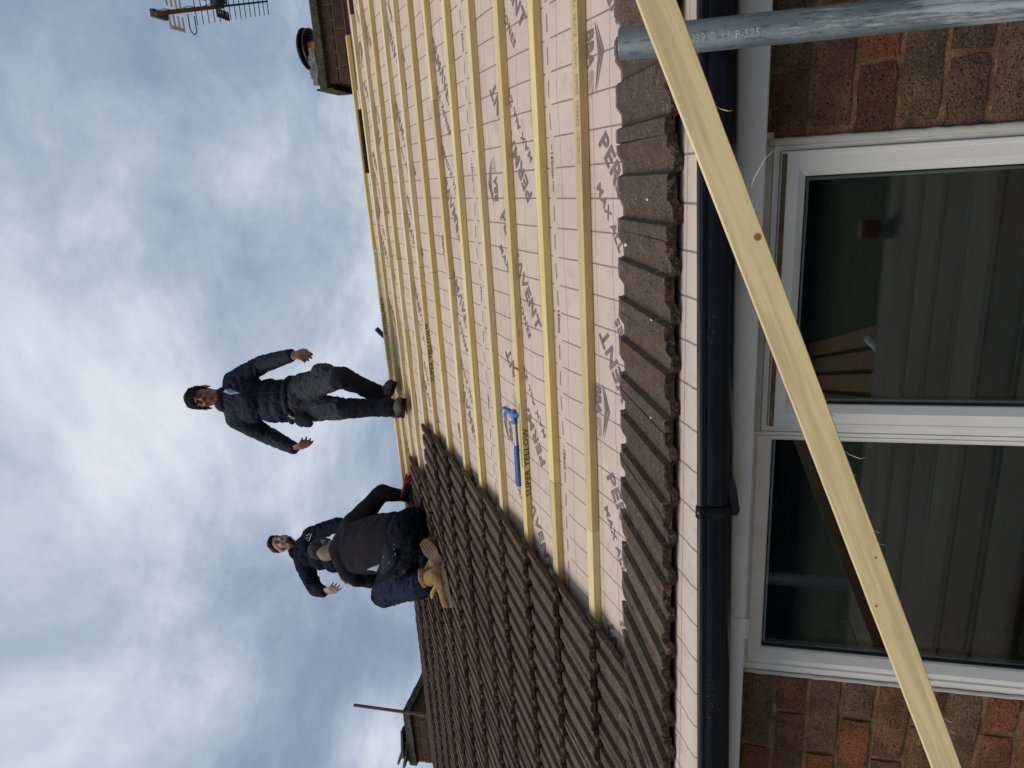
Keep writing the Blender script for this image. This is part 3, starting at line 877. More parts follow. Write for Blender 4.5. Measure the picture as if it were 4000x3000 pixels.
def put_brick(x0, x1, zt):
    L = x1-x0
    if L < 0.03: return
    if abs(L-0.2148) < 0.002: me = random.choice(FULL)
    else:
        key = (round(L, 3), random.randint(0, 1))
        if key not in cut_cache: cut_cache[key] = brick_me(L, 0.0645, 11+len(cut_cache))
        me = cut_cache[key]
    obj('brick', me, wall, loc=(x0, random.uniform(-.0015, .0015), zt-0.0645 + random.uniform(-.001, .001)))
for r in range(0, 17):
    zt = 4.98 - 0.075*r - 0.005      # joint centres at 4.98 - 0.075 r
    off = 0.0 if r % 2 == 0 else 0.1125
    # joints at x = -1.40 (even courses) / -1.29 (odd)
    xj = -1.4055 + off
    x = xj - 0.225*(4 if r > 1 else 4)
    while x < 1.15:
        a, b = x + 0.005, x + 0.2200
        inside = zt - 0.0645 < WZ1 + 0.02 and zt > WZ0 - 0.07
        if not inside: put_brick(a, b, zt)
        else:
            if b < WX0 - 0.006: put_brick(a, b, zt)
            elif a < WX0 - 0.03: put_brick(a, WX0 - 0.006, zt)
            if a > WX1 + 0.006: put_brick(a, b, zt)
            elif b > WX1 + 0.03: put_brick(WX1 + 0.007, b, zt)
        x += 0.225

# ---- window
win = empty('window', (0, 0, 0)); tag(win, 'white double glazed two light window close under the eaves', 'window')
def ring_profile(bm, x0, x1, z0, z1, prof_, mi=0, kr=1.0):
    """mitred frame: prof_ = list of (inset, y)"""
    loops = []
    for (d, y) in prof_:
        loops.append([bm.verts.new((x0+d, y, z0+d)), bm.verts.new((x1-d*kr, y, z0+d)), bm.verts.new((x1-d*kr, y, z1-d)), bm.verts.new((x0+d, y, z1-d))])
    n = len(loops)
    for a in range(n-1):
        for i in range(4):
            bm.faces.new((loops[a][i], loops[a][(i+1) % 4], loops[a+1][(i+1) % 4], loops[a+1][i])).material_index = mi
FX0, FX1, FZ0, FZ1 = -1.178, 0.035, 3.74, 4.818
MX = -0.558     # mullion centre
bm = bmesh.new()
# outer frame with one mullion built as two adjoining rings of profile
OUT = [(0.0, 0.06), (0.0, 0.004), (0.0015, 0.002), (0.012, 0.002), (0.014, 0.0)]
# left (fixed) light: thin inner step
FZL = 4.8455
ring_profile(bm, FX0, MX-0.0007, FZ0, FZL, [(0.0, 0.06), (0.0, 0.0035), (0.0012, 0.002), (0.017, 0.002), (0.0185, 0.006), (0.0185, 0.0062), (0.021, 0.0062)], kr=0.45)
bmobj('outer_frame', bm, M_UPVC, win)
bm = bmesh.new()
ring_profile(bm, FX0+0.0002, MX-0.0009, FZ0+0.0002, FZL-0.0002, [(0.021, 0.02), (0.021, 0.0045), (0.0225, 0.003), (0.034, 0.003), (0.052, 0.016), (0.0545, 0.021), (0.0545, 0.034)], kr=0.45)
GL = bmobj('glazing_bead', bm, M_UPVC, win)
bm = bmesh.new()
ring_profile(bm, MX+0.0007, FX1, FZ0, FZ1, [(0.0, 0.06), (0.0, 0.0035), (0.0012, 0.002), (0.011, 0.002), (0.0125, 0.004), (0.0125, 0.03)])
bmobj('outer_frame', bm, M_UPVC, win)
sash = empty('sash', (0, 0, 0), parent=win)
bm = bmesh.new()
ring_profile(bm, MX+0.0007, FX1, FZ0, FZ1, [(0.0135, 0.03), (0.0135, -0.007), (0.0155, -0.009), (0.022, -0.009), (0.024, -0.0075), (0.046, -0.0075), (0.060, 0.004), (0.0615, 0.006), (0.0615, 0.022)])
bmobj('sash_frame', bm, M_UPVC, sash)
# dirt lodged on the head of the sash
bm = bmesh.new()
box(bm, MX+0.016, FX1-0.018, -0.0102, -0.0088, FZ1-0.024, FZ1-0.0145)
for v in bm.verts: v.co.z += 0.0008*noise.noise(v.co*50)
bmobj('dirt_line', bm, M_DIRT, sash)
for (a, b, d, par, yg, kr, FZT) in ((FX0, MX-0.0007, 0.0545, win, 0.0215, 0.45, 4.8455), (MX+0.0007, FX1, 0.0615, sash, 0.010, 1.0, FZ1)):
    bm = bmesh.new()
    ring_profile(bm, a, b, FZ0, FZT, [(d-0.0003, yg), (d+0.0035, yg+0.001), (d+0.0035, yg+0.012)], kr=kr)
    bmobj('gasket', bm, M_RUBBER, par)
    bm = bmesh.new()
    box(bm, a+d-0.004, b-d*kr+0.004, yg+0.004, yg+0.008, FZ0+d-0.004, FZT-d+0.004)
    bmobj('pane', bm, M_GLASS, par)
    bm = bmesh.new()
    box(bm, a+d-0.004, b-d*kr+0.004, yg+0.024, yg+0.028, FZ0+d-0.004, FZT-d+0.004)
    bmobj('pane', bm, M_GLASS, par)
    bm = bmesh.new()
    ring_profile(bm, a, b, FZ0, FZT, [(d+0.002, yg+0.0095), (d+0.009, yg+0.0095), (d+0.009, yg+0.0225)], kr=kr)
    bmobj('spacer_bar', bm, M_SPACER, par)
bm = bmesh.new()
box(bm, FX0-0.05, FX1+0.05, -0.06, 0.08, FZ0-0.035, FZ0-0.001, bev=0.004)
bmobj('sill', bm, M_UPVC, win)
# beads of sealant down both jambs
for (x, w, nm) in ((FX1+0.004, 0.0085, 'r'), (FX0-0.004, 0.006, 'l')):
    bm = bmesh.new()
    pts = [(x + 0.0022*noise.noise(Vector((0.0, i*1.3, 0 if nm == 'r' else 5))), -0.0005, FZ0 + (FZ1-FZ0+0.012)*i/60) for i in range(61)]
    path_tube(bm, pts, [w*(0.9+0.25*noise.noise(Vector((i*0.9, 3, 2)))) for i in range(61)], 8)
    for v in bm.verts: v.co.y *= 0.6
    bmobj('sealant_bead', bm, M_SEAL, win, smooth=True)
# dark room behind the glass
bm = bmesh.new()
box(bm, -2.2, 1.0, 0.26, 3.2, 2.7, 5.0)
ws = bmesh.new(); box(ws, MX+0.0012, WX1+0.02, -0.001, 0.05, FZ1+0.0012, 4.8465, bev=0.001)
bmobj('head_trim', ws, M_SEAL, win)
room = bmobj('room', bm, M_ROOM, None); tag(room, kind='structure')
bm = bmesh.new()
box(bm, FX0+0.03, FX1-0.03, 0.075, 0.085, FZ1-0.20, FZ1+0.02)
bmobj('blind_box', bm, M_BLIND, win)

# ================================================================== CHIMNEYS
def chimney(x0, x1, y0, y1, zb, zt, name, label, cope_h=0.055, over=0.035, rowh=0.075, bl=0.225, bond=False):
    ch = empty(name, (0, 0, 0)); tag(ch, label, 'chimney')
    bm = bmesh.new(); box(bm, x0+0.006, x1-0.006, y0+0.006, y1-0.006, zb, zt)
    bmobj('mortar', bm, M_MORTARD, ch)
    fm = {}
    def bme(L):
        k = round(L, 3)
        if k not in fm:
            b = bmesh.new(); box(b, 0, L, 0, 0.05, 0, rowh-0.010, bev=0.004)
            for v in b.verts: v.co += Vector((0.002*noise.noise(v.co*40), 0.001*noise.noise(v.co*60), 0.002*noise.noise(v.co*50)))
            me = bpy.data.meshes.new('brick'); bmesh.ops.recalc_face_normals(b, faces=b.faces); b.to_mesh(me); b.free(); me.materials.append(M_BRICKD); fm[k] = me
        return fm[k]
    n = int((zt-zb)/rowh)
    for r in range(n):
        z = zt - rowh*(r+1) + 0.005
        for (p0, p1, axis) in ((x0, x1, 'f'), (y0, y1, 'l'), (y0, y1, 'r')):
            bl_ = 0.098 if (bond and r % 2 == 0) else bl
            t = p0 - (0 if (r + (axis != 'f')) % 2 == 0 else bl_/2)
            while t < p1 - 0.02:
                a, b = max(t, p0), min(t+bl_-0.010, p1)
                if b-a > 0.03:
                    if axis == 'f': obj('brick', bme(b-a), ch, loc=(a, y0, z))
                    elif axis == 'r': obj('brick', bme(b-a), ch, loc=(x1, a+0.0, z), rot=(0, 0, pi/2))
                    else: obj('brick', bme(b-a), ch, loc=(x0, b, z), rot=(0, 0, -pi/2))
                t += bl_
    bm = bmesh.new()
    box(bm, x0-over, x1+over, y0-over, y1+over, zt, zt+cope_h)
    es = [e for e in bm.edges]
    bmesh.ops.subdivide_edges(bm, edges=es, cuts=9, use_grid_fill=True)
    for v in bm.verts: v.co += 0.010*Vector((noise.noise(v.co*14), noise.noise(v.co*14+Vector((9, 0, 0))), noise.noise(v.co*14+Vector((0, 9, 0)))))
    bmobj('coping', bm, M_COPE, ch, smooth='auto')
    return ch
Y1, _ = R_(4.68, 0)
# right hand stack
c1 = chimney(0.70, 2.3, Y1, Y1+0.40, 5+1.75, 5+2.33, 'chimney_stack', 'dark brick chimney stack with mossy coping at the right end of the roof', rowh=0.088, bond=True, over=0.025)
# grey mortar flaunching with a cracked slab over the left corner
bm = bmesh.new()
for i in range(5):
    x = 0.70 + i*0.042
    box(bm, x, x+0.06, Y1-0.03, Y1+0.3, 7.385, 7.415 + 0.018*abs(sin(i*1.7)) + 0.008)
bmesh.ops.subdivide_edges(bm, edges=list(bm.edges), cuts=2, use_grid_fill=True)
for v in bm.verts: v.co += 0.008*Vector((noise.noise(v.co*25), noise.noise(v.co*25+Vector((4, 0, 0))), noise.noise(v.co*22)))
bmobj('flaunching', bm, M_FLAUNCH, c1, smooth='auto')
bm = bmesh.new()
box(bm, 0.662, 0.674, Y1-0.03, Y1+0.30, 7.29, 7.41, bev=0.003)
sl = bmobj('edge_slate', bm, M_COPE, c1)
bm = bmesh.new()
for i in range(7): 
    box(bm, 0.99+i*0.06, 1.06+i*0.06, Y1-0.09-0.01*(i % 2), Y1-0.012, 6.98-0.02*(i%3), 7.0+0.02*(i % 2))
bmesh.ops.subdivide_edges(bm, edges=list(bm.edges), cuts=1, use_grid_fill=True)
for v in bm.verts: v.co += 0.012*Vector((noise.noise(v.co*22), noise.noise(v.co*25), noise.noise(v.co*20)))
bmobj('lead_flashing', bm, M_LEAD, c1, smooth='auto')
pot = empty('chimney_pot', (0.985, Y1+0.27, 7.385)); tag(pot, 'brown flanged cowl on a terracotta pot on top of the right chimney', 'chimney pot')
pot.scale = (0.78, 0.78, 0.82)
bm = bmesh.new(); lathe(bm, [(0.120, 0), (0.125, 0.03), (0.118, 0.05), (0.112, 0.13), (0.112, 0.15)], seg=28); bmobj('pot', bm, M_POT, pot, smooth='auto')
bm = bmesh.new()
lathe(bm, [(0.10, 0.19), (0.150, 0.195), (0.172, 0.206), (0.172, 0.216), (0.15, 0.226), (0.10, 0.232), (0.10, 0.240), (0.150, 0.243), (0.178, 0.252), (0.180, 0.262), (0.16, 0.278), (0.09, 0.292), (0.02, 0.296)], seg=32)
bmobj('cowl', bm, M_POTC, pot, smooth='auto')
bm = bmesh.new()
for i in range(26):
    a = 2*pi*i/26
    M_ = Matrix.Rotation(a, 4, 'Z')
    box(bm, 0.107, 0.119, -0.005, 0.005, 0.125, 0.205, M=M_)
bmobj('louvres', bm, M_POTC, pot)
bm = bmesh.new()
box(bm, -0.028, 0.03, -0.123, -0.112, 0.02, 0.19)
bmobj('clay_patch', bm, M_POTO, pot)

# left hand stack, far along the ridge
Y2, _ = R_(5.20, 0)
c2 = chimney(-5.66, -5.035, Y2, Y2+0.55, 5+1.9, 5+2.545, 'chimney_stack', 'low brick chimney behind the tiled roof at the far left with a rusty pipe', cope_h=0.075, over=0.03)
bm = bmesh.new()
for (a, b, zz, tl) in ((-5.72, -5.40, 7.645, 0.12), (-5.60, -5.32, 7.665, -0.05), (-5.70, -5.46, 7.70, 0.3)):
    M_ = Matrix.Translation(((a+b)/2, Y2+0.1, zz)) @ Matrix.Rotation(tl, 4, 'Y') @ Matrix.Rotation(0.3, 4, 'Z')
    for q in range(5):
        box(bm, -(b-a)/2, (b-a)/2, -0.16+q*0.06, -0.11+q*0.06, -0.01+0.01*(q % 2), 0.01+0.012*(q % 2), M=M_)
for v in bm.verts: v.co += 0.012*Vector((noise.noise(v.co*18), noise.noise(v.co*18), noise.noise(v.co*18+Vector((3, 3, 3)))))
bmobj('broken_cap_tile', bm, M_TILE, c2)
bm = bmesh.new(); tube(bm, (-5.005, Y2-0.05, 7.2), (-4.985, Y2-0.06, 8.13), 0.0155, seg=12)
pp = bmobj('vent_pipe', bm, M_RUST, None, smooth='auto'); tag(pp, 'thin rusty brown pipe standing against the far left chimney', 'pipe')

# ================================================================== AERIAL
aer = empty('television_aerial', (0, 0, 0)); tag(aer, 'television aerial with rusty boom and metal reflectors high over the right chimney', 'aerial')
A0 = Vector((0.9905, 2.175, 7.8045)); A1 = Vector((1.3143, 3.435, 7.8406))
bd = (A1-A0)
mid = A0 + bd*0.52
bm = bmesh.new(); tube(bm, A0, mid, 0.0125, 0.011, seg=10); bmobj('boom', bm, M_ABOOM, aer, smooth='auto')
bm = bmesh.new(); tube(bm, mid, A1, 0.0065, 0.006, seg=8); bmobj('thin_boom', bm, M_AROD, aer)
for i in range(15):
    t = 0.30 + i*0.0497
    p = A0 + bd*min(t, 0.995)
    bm = bmesh.new(); tube(bm, p - Vector((0.086, 0, 0)), p + Vector((0.086, 0, 0)), 0.0028, seg=6); bmobj('rod', bm, M_AROD, aer)
for (t, w, n_, m_) in ((0.14, 0.098, 3, M_AGRID), (0.53, 0.072, 5, M_AROD)):
    p = A0 + bd*t
    u = bd.normalized()
    L = 0.125
    def P_(a, b, c): return p + Vector((a, 0, 0)) + u*b + Vector((0, 0, c))
    for side in (-1, 1):
        Mx = Matrix.Translation(p + Vector((0, 0, 0.0))) @ Matrix(((1, 0, 0, 0), (0, u.y, 0, 0), (0, u.z, 1, 0), (0, 0, 0, 1)))
        bm = bmesh.new()
        e0 = side*0.02; e1 = side*w
        xa, xb = min(e0, e1), max(e0, e1)
        for q in range(n_+1):
            yb = -L/2 + L*q/n_
            box(bm, xa, xb, yb-0.007, yb+0.007, -0.003, 0.003, M=Mx)
        box(bm, (xb-0.02 if side > 0 else xa), (xb if side > 0 else xa+0.02), -L/2-0.0069, L/2+0.0069, -0.0032, 0.0032, M=Mx)
        bmobj('reflector', bm, m_, aer)
p = A0 + bd*0.235
for dz in (0,):
    bm = bmesh.new()
    pts = [p + Vector((-0.02, 0, 0)), p + Vector((-0.10, 0, 0)), p + Vector((-0.118, 0.012, 0)), p + Vector((-0.125, 0.03, 0)), p + Vector((-0.118, 0.048, 0)), p + Vector((-0.10, 0.06, 0)), p + Vector((-0.02, 0.06, 0))]
    path_tube(bm, pts, 0.0035, 6); bmobj('dipole', bm, M_AROD, aer)
bm = bmesh.new()
path_tube(bm, [A0 + bd*(0.02+0.06*i) + Vector((0.014+0.006*sin(i*2), 0, 0.008)) for i in range(10)], 0.0035, 6); bmobj('cable', bm, M_ACABLE, aer)
bm = bmesh.new()
mb = A0+bd*0.5
box(bm, mb.x-0.005, mb.x+0.05, mb.y-0.04, mb.y+0.04, mb.z-0.02, mb.z+0.03, bev=0.004); box(bm, A0.x-0.012, A0.x+0.03, A0.y-0.0, A0.y+0.12, A0.z+0.006, A0.z+0.035, bev=0.004)
bmobj('clamp', bm, M_GRIPD, aer)
bm = bmesh.new(); tube(bm, (mb.x+0.06, mb.y, mb.z+0.1), (mb.x+0.06, mb.y, 7.3), 0.016, seg=10); tube(bm, (mb.x+0.06, mb.y, 7.45), (1.4, Y1+0.2, 7.0), 0.014); bmobj('mast', bm, M_GALV, aer)

# ================================================================== SCAFFOLD
std = []
def standard(x, y, top, label):
    t = empty('scaffold_pole', (x, y, 0)); tag(t, label, 'scaffold pole')
    bm = bmesh.new()
    seg = 40
    prof_ = [(0.02415, 0), (0.02415, top)]
    for (ra, rb) in (((0.02415, 0.0), (0.02415, top-0.002)), ((0.02415, top-0.002), (0.0235, top)), ((0.0235, top), (0.0205, top)), ((0.0205, top), (0.0205, top-0.4))):
        A = [bm.verts.new((ra[0]*cos(2*pi*i/seg), ra[0]*sin(2*pi*i/seg), ra[1])) for i in range(seg)]
        B = [bm.verts.new((rb[0]*cos(2*pi*i/seg), rb[0]*sin(2*pi*i/seg), rb[1])) for i in range(seg)]
        for i in range(seg): bm.faces.new((A[i], A[(i+1) % seg], B[(i+1) % seg], B[i]))
    bmesh.ops.remove_doubles(bm, verts=bm.verts, dist=1e-6)
    bmobj('tube', bm, M_GALV, t, smooth='auto')
    return t
PY = R_(1.245, 0)[0]
p1 = standard(0.202, PY, 5.095, 'scratched galvanised scaffold pole standing beside the window, partly behind the loose batten')
def wrap_text(body, size, zc, side_ang, parent, mat):
    me = textmesh(body, size, 0.0005, 1.05); me.materials.clear(); me.materials.append(mat)
    for v in me.vertices:
        a = side_ang + (v.co.y/0.02415)
        z = zc - v.co.x
        v.co = (0.0250*cos(a), 0.0250*sin(a), z)
    obj('stamped_number', me, parent)
M_STAMP = Mat('stamped_metal', (0.34, 0.38, 0.38), 0.5, metal=0.4).m
wrap_text('EN39 \u00a9 11-P-525', 0.0155, 4.995, radians(-118), p1, M_STAMP)
wrap_text('EN39', 0.0155, 4.478, radians(-95), p1, M_STAMP)
for (x, y, top, l) in ((0.35, -2.15, 5.6, 'galvanised scaffold pole at the outer edge behind the viewer, on the right'), (-2.3, -2.15, 5.6, 'galvanised scaffold pole at the outer edge behind the viewer, on the left'), (-2.35, PY, 4.3, 'galvanised scaffold pole near the wall left of the window')):
    standard(x, y, top, l)
for i, (z, y, l) in enumerate(((5.05, -2.19, 'upper galvanised guard rail tube behind the viewer'), (3.975, PY+0.05, 'galvanised ledger tube under the boards near the wall'), (3.975, -2.10, 'galvanised ledger tube under the outer boards'))):
    bm = bmesh.new(); tube(bm, (-3.2, y, z), (1.3, y, z), 0.02415, seg=16)
    tag(bmobj('scaffold_tube', bm, M_GALV, None, smooth='auto'), l, 'scaffold tube')
for i, x in enumerate((-2.25, -0.9, 0.30)):
    bm = bmesh.new(); tube(bm, (x, -2.25, 4.025), (x, -0.12, 4.025), 0.02415, seg=16)
    tag(bmobj('scaffold_tube', bm, M_GALV, None, smooth='auto'), ('galvanised cross tube under the left end of the boards', 'galvanised cross tube under the middle of the boards', 'galvanised cross tube under the right end of the boards')[i], 'scaffold tube')
def board(x0, y, i, w=0.218, L=3.9, z=4.052, mat=None):
    bm = bmesh.new(); box(bm, 0, L, 0, w, 0, 0.038, bev=0.006)
    bmesh.ops.subdivide_edges(bm, edges=[e for e in bm.edges if abs(e.verts[0].co.x-e.verts[1].co.x) > 1], cuts=10)
    for v in bm.verts: v.co.z += 0.003*noise.noise(Vector((v.co.x, v.co.y*6, i*3))) + (i % 3)*0.002
    return bmobj('scaffold_board', bm, mat or M_BOARD, None, loc=(x0, y, z))
names = ['nearest the brick wall', 'second out from the wall', 'third out from the wall', 'fourth out from the wall', 'fifth out from the wall', 'sixth out, beneath the viewer', 'outermost at the platform edge']
for i in range(7):
    xj = -2.35
    b = board(xj, -0.32 - 0.2265*(i+1) + 0.004, i, L=1.5-xj)
    tag(b, 'scaffold board of the right hand bay, ' + names[i], 'scaffold board', 'boards of the scaffold platform')
    b = board(-4.9, -0.32 - 0.2265*(i+1) + 0.004, i+9, L=xj+4.9-0.002)
    tag(b, 'scaffold board of the left hand bay, ' + names[i], 'scaffold board', 'boards of the scaffold platform')
# tin standing on the boards, seen mirrored in the glass
tin = empty('paint_tin', (-0.30, -1.80, 4.0905)); tag(tin, 'small red and grey tin standing on the outer scaffold board', 'tin')
bm = bmesh.new(); lathe(bm, [(0.04, 0), (0.042, 0.003), (0.042, 0.05), (0.043, 0.055)], seg=20); bmobj('can', bm, M_STEEL, tin, smooth='auto')
bm = bmesh.new(); lathe(bm, [(0.0425, 0.056), (0.0435, 0.06), (0.0435, 0.125), (0.04, 0.13)], seg=20); bmobj('wrapper', bm, M_TINR, tin, smooth='auto')

# ---- loose batten leaning across the foreground
L0 = Vector((0.1867, -0.594, 5.0271)); L1 = Vector((-0.9016, -0.53, 4.5907))
dirb = (L1-L0).normalized()
P0 = L0 - dirb*0.35; 
tz = (P0.z - 4.093)/(-dirb.z)
P1 = P0 + dirb*tz
view = ((L0+L1)/2 - CAMP).normalized()
nrm = -(view - view.dot(dirb)*dirb).normalized()
side = nrm.cross(dirb)
rotm = Matrix((dirb, side, nrm)).transposed()
# turn a little about its own length so that one narrow edge just shows
rotm = rotm @ Matrix.Rotation(radians(-5), 3, 'X')
bm = bmesh.new()
Lb = (P1-P0).length
box(bm, 0, Lb, -0.0195, 0.0195, -0.0125, 0.0125, bev=0.0009)
bmesh.ops.subdivide_edges(bm, edges=[e for e in bm.edges if abs(e.verts[0].co.x-e.verts[1].co.x) > 0.5], cuts=60)
for v in bm.verts:
    v.co.y += 0.0006*noise.noise(Vector((v.co.x*30, v.co.y*20, 0))) + 0.0012*sin(v.co.x*2.2)
    v.co.z += 0.0003*noise.noise(Vector((v.co.x*40, v.co.y*20, 7)))
lb = empty('loose_batten', P0); lb.rotation_euler = rotm.to_euler()
tag(lb, 'loose pale yellow sawn batten leaning diagonally in front of the window', 'batten')
o = bmobj('timber', bm, M_LOOSE, lb, smooth='auto')
for (t, r, off) in [(0.647, 0.0043, 0.0125), (1.124, 0.0016, 0.010), (1.20, 0.0018, -0.012)]:
    bm = bmesh.new()
    n = 14
    f = [bm.verts.new((t + r*1.1*cos(2*pi*i/n), off + r*sin(2*pi*i/n), 0.01295)) for i in range(n)]
    bm.faces.new(f)
    bmobj('knot', bm, M_KNOT, lb)
rs_ = random.Random(5)
for (t, ln, bend) in [(0.484, 0.016, 0.003), (0.60, -0.045, 0.004), (0.617, 0.005, 0.001), (0.66, 0.005, 0.0), (0.90, 0.012, 0.001), (0.957, 0.022, 0.002), (0.993, 0.005, 0.001), (1.084, 0.008, 0.001), (1.105, 0.008, 0.001), (1.347, 0.006, 0.001), (1.421, 0.012, 0.001), (1.444, 0.010, 0.001)]:
    sy = 1
    pts = [Vector((t, sy*0.0195, 0.005)), Vector((t+ln*0.4, sy*(0.0195+abs(ln)*0.25), 0.007+bend*0.3)), Vector((t+ln*0.8, sy*(0.0195+abs(ln)*0.7), 0.008+bend)), Vector((t+ln*0.9, sy*(0.0195+abs(ln)*1.0), 0.006+bend))]
    bm = bmesh.new()
    path_tube(bm, pts, [0.0007, 0.0006, 0.0005, 0.0002], 4)
    bmobj('splinter', bm, M_LOOSE, lb)

# ================================================================== HAMMERS
def RL(x, s, h): return ROOF_O + Vector((x, 0, 0)) + Vector((0, cos(T35), sin(T35)))*s + Vector((0, -sin(T35), cos(T35)))*h
hm = empty('claw_hammer', RL(-1.165, S0+2*G+0.022, 0.001), (T35, 0, 0)); tag(hm, 'claw hammer with blue rubber grip lying along a batten on the membrane', 'hammer')
def ell_section(bm, pts, mi=0, seg=12):
    """pts: (x, ry, rz, y, z)"""
    rings = [[bm.verts.new((x, y+ry*cos(2*pi*i/seg), z+rz*sin(2*pi*i/seg))) for i in range(seg)] for x, ry, rz, y, z in pts]
    for A, B in zip(rings, rings[1:]):
        for i in range(seg): bm.faces.new((A[i], A[(i+1) % seg], B[(i+1) % seg], B[i])).material_index = mi
    bm.faces.new(rings[0][::-1]).material_index = mi; bm.faces.new(rings[-1]).material_index = mi
bm = bmesh.new(); ell_section(bm, [(0, 0.013, 0.011, 0, 0), (0.006, 0.017, 0.014, 0, 0), (0.03, 0.0165, 0.0135, 0, 0), (0.08, 0.0145, 0.0125, 0, 0), (0.13, 0.0145, 0.0125, 0, 0), (0.165, 0.0125, 0.0115, 0, 0), (0.170, 0.011, 0.010, 0, 0)]); bmobj('grip', bm, M_BLUE, hm, smooth='auto')
bm = bmesh.new(); ell_section(bm, [(0.165, 0.009, 0.0085, 0, 0), (0.22, 0.008, 0.008, 0, 0), (0.275, 0.0085, 0.0085, 0, 0.001)]); bmobj('shaft', bm, M_STEEL, hm, smooth='auto')
bm = bmesh.new()
ell_section(bm, [(0.262, 0.012, 0.011, 0, 0.002), (0.300, 0.013, 0.012, 0.0, 0.004), (0.318, 0.010, 0.012, 0.0, 0.005)])
hp = [Vector((0.30, 0.0, 0.006)), Vector((0.312, 0.012, 0.016)), Vector((0.315, 0.030, 0.026)), Vector((0.305, 0.048, 0.030)), Vector((0.285, 0.062, 0.028))]
for dx in (-0.005, 0.005):
    path_tube(bm, [p + Vector((dx*(i*0.7), 0, dx*i*0.4)) for i, p in enumerate(hp)], [0.010, 0.009, 0.0075, 0.005, 0.002], 8)
path_tube(bm, [Vector((0.300, 0.0, 0.004)), Vector((0.303, -0.024, -0.004)), Vector((0.303, -0.034, -0.006))], [0.011, 0.012, 0.013], 10)
bmobj('head', bm, M_BLUEP, hm, smooth='auto')
H2 = Vector((-0.9947, 3.135, 7.1613)); H3 = Vector((-1.0827, 3.135, 7.0861))
d = (H3-H2).normalized()
h2 = empty('hammer', H2); tag(h2, 'hammer with dark grip hooked over the topmost batten left of centre', 'hammer')
h2.rotation_euler = d.to_track_quat('X', 'Z').to_euler()
ll = (H3-H2).length
bm = bmesh.new(); ell_section(bm, [(0, 0.016, 0.016, 0, 0), (0.006, 0.019, 0.019, 0, 0), (0.05, 0.017, 0.017, 0, 0), (ll*0.7, 0.015, 0.015, 0, 0)]); bmobj('grip', bm, M_GRIPD, h2, smooth='auto')
bm = bmesh.new(); ell_section(bm, [(ll*0.68, 0.013, 0.013, 0, 0), (ll, 0.011, 0.011, 0, 0), (ll+0.09, 0.010, 0.010, 0, 0)]); bmobj('shaft', bm, M_BLUE, h2, smooth='auto')
bm = bmesh.new(); path_tube(bm, [Vector((ll+0.09, -0.04, 0.0)), Vector((ll+0.095, 0.0, 0.0)), Vector((ll+0.09, 0.06, -0.01))], [0.014, 0.013, 0.005], 10); bmobj('head', bm, M_STEEL, h2, smooth='auto')

# ================================================================== GARDEN (mirrored in the window)
def grass():
    m = Mat('lawn_grass', rough=0.95)
    m.col(m.mix(m.ramp(m.noise(1.2, 5, 0.6), (0.35, 0.0), (0.65, 1.0)), (0.022, 0.030, 0.012), (0.05, 0.058, 0.026))); m.bump(m.noise(30, 4, 0.7), 0.6, 0.05); return m.m
def paving():
    m = Mat('garden_paving', rough=0.9)
    m.col(m.mix(m.ramp(m.noise(2, 5, 0.6), (0.3, 0.0), (0.7, 1.0)), (0.10, 0.11, 0.11), (0.17, 0.175, 0.175))); return m.m
bm = bmesh.new(); box(bm, -220, 220, -220, 220, -0.5, 0)
gr = bmobj('ground', bm, grass(), None); tag(gr, kind='structure')
bm = bmesh.new(); box(bm, -9, 5, -6.5, 0, 0.0, 0.02)
pv = bmobj('patio_paving', bm, paving(), None); tag(pv, kind='structure')
M_HEDGE = Mat('hedge_leaf', (0.02, 0.035, 0.012), 0.9); M_HEDGE.col(M_HEDGE.mix(M_HEDGE.ramp(M_HEDGE.noise(3, 5, 0.7), (0.4, 0.0), (0.6, 1.0)), (0.010, 0.018, 0.008), (0.035, 0.055, 0.018)))
bm = bmesh.new()
hr = random.Random(3)
for i in range(26000):
    x = hr.uniform(-26, 16); y = -26.5 + hr.uniform(-1.2, 1.2); z = hr.uniform(0.0, 4.0 + 0.8*sin(x*0.7) + hr.uniform(-.3, .3))
    a = Vector((hr.gauss(0, 1), hr.gauss(0, 1), hr.gauss(0, 1))).normalized(); b = a.orthogonal().normalized(); r = hr.uniform(0.08, 0.16)
    p = Vector((x, y, z))
    bm.faces.new([bm.verts.new(p + a*r), bm.verts.new(p + b*r*0.6), bm.verts.new(p - a*r), bm.verts.new(p - b*r*0.6)])
hd = bmobj('hedge', bm, M_HEDGE.m, None); tag(hd, kind='stuff')
bm = bmesh.new(); box(bm, -26, 16, -26.8, -26.2, 0, 3.2); hc = bmobj('hedge_core', bm, M_BLIND, None); tag(hc, kind='structure')
deck = empty('garden_decking', (-5.3, -16.0, 0.0), (0, 0, -0.291)); tag(deck, 'low platform of brown planks on the lawn, mirrored in the window', 'decking')
for i in range(5):
    bm = bmesh.new(); box(bm, -1.4+i*0.60, -1.4+i*0.60+0.48, -9.2, 0.0, 0.05, 0.16, bev=0.01); bmobj('plank', bm, M_DECK, deck)

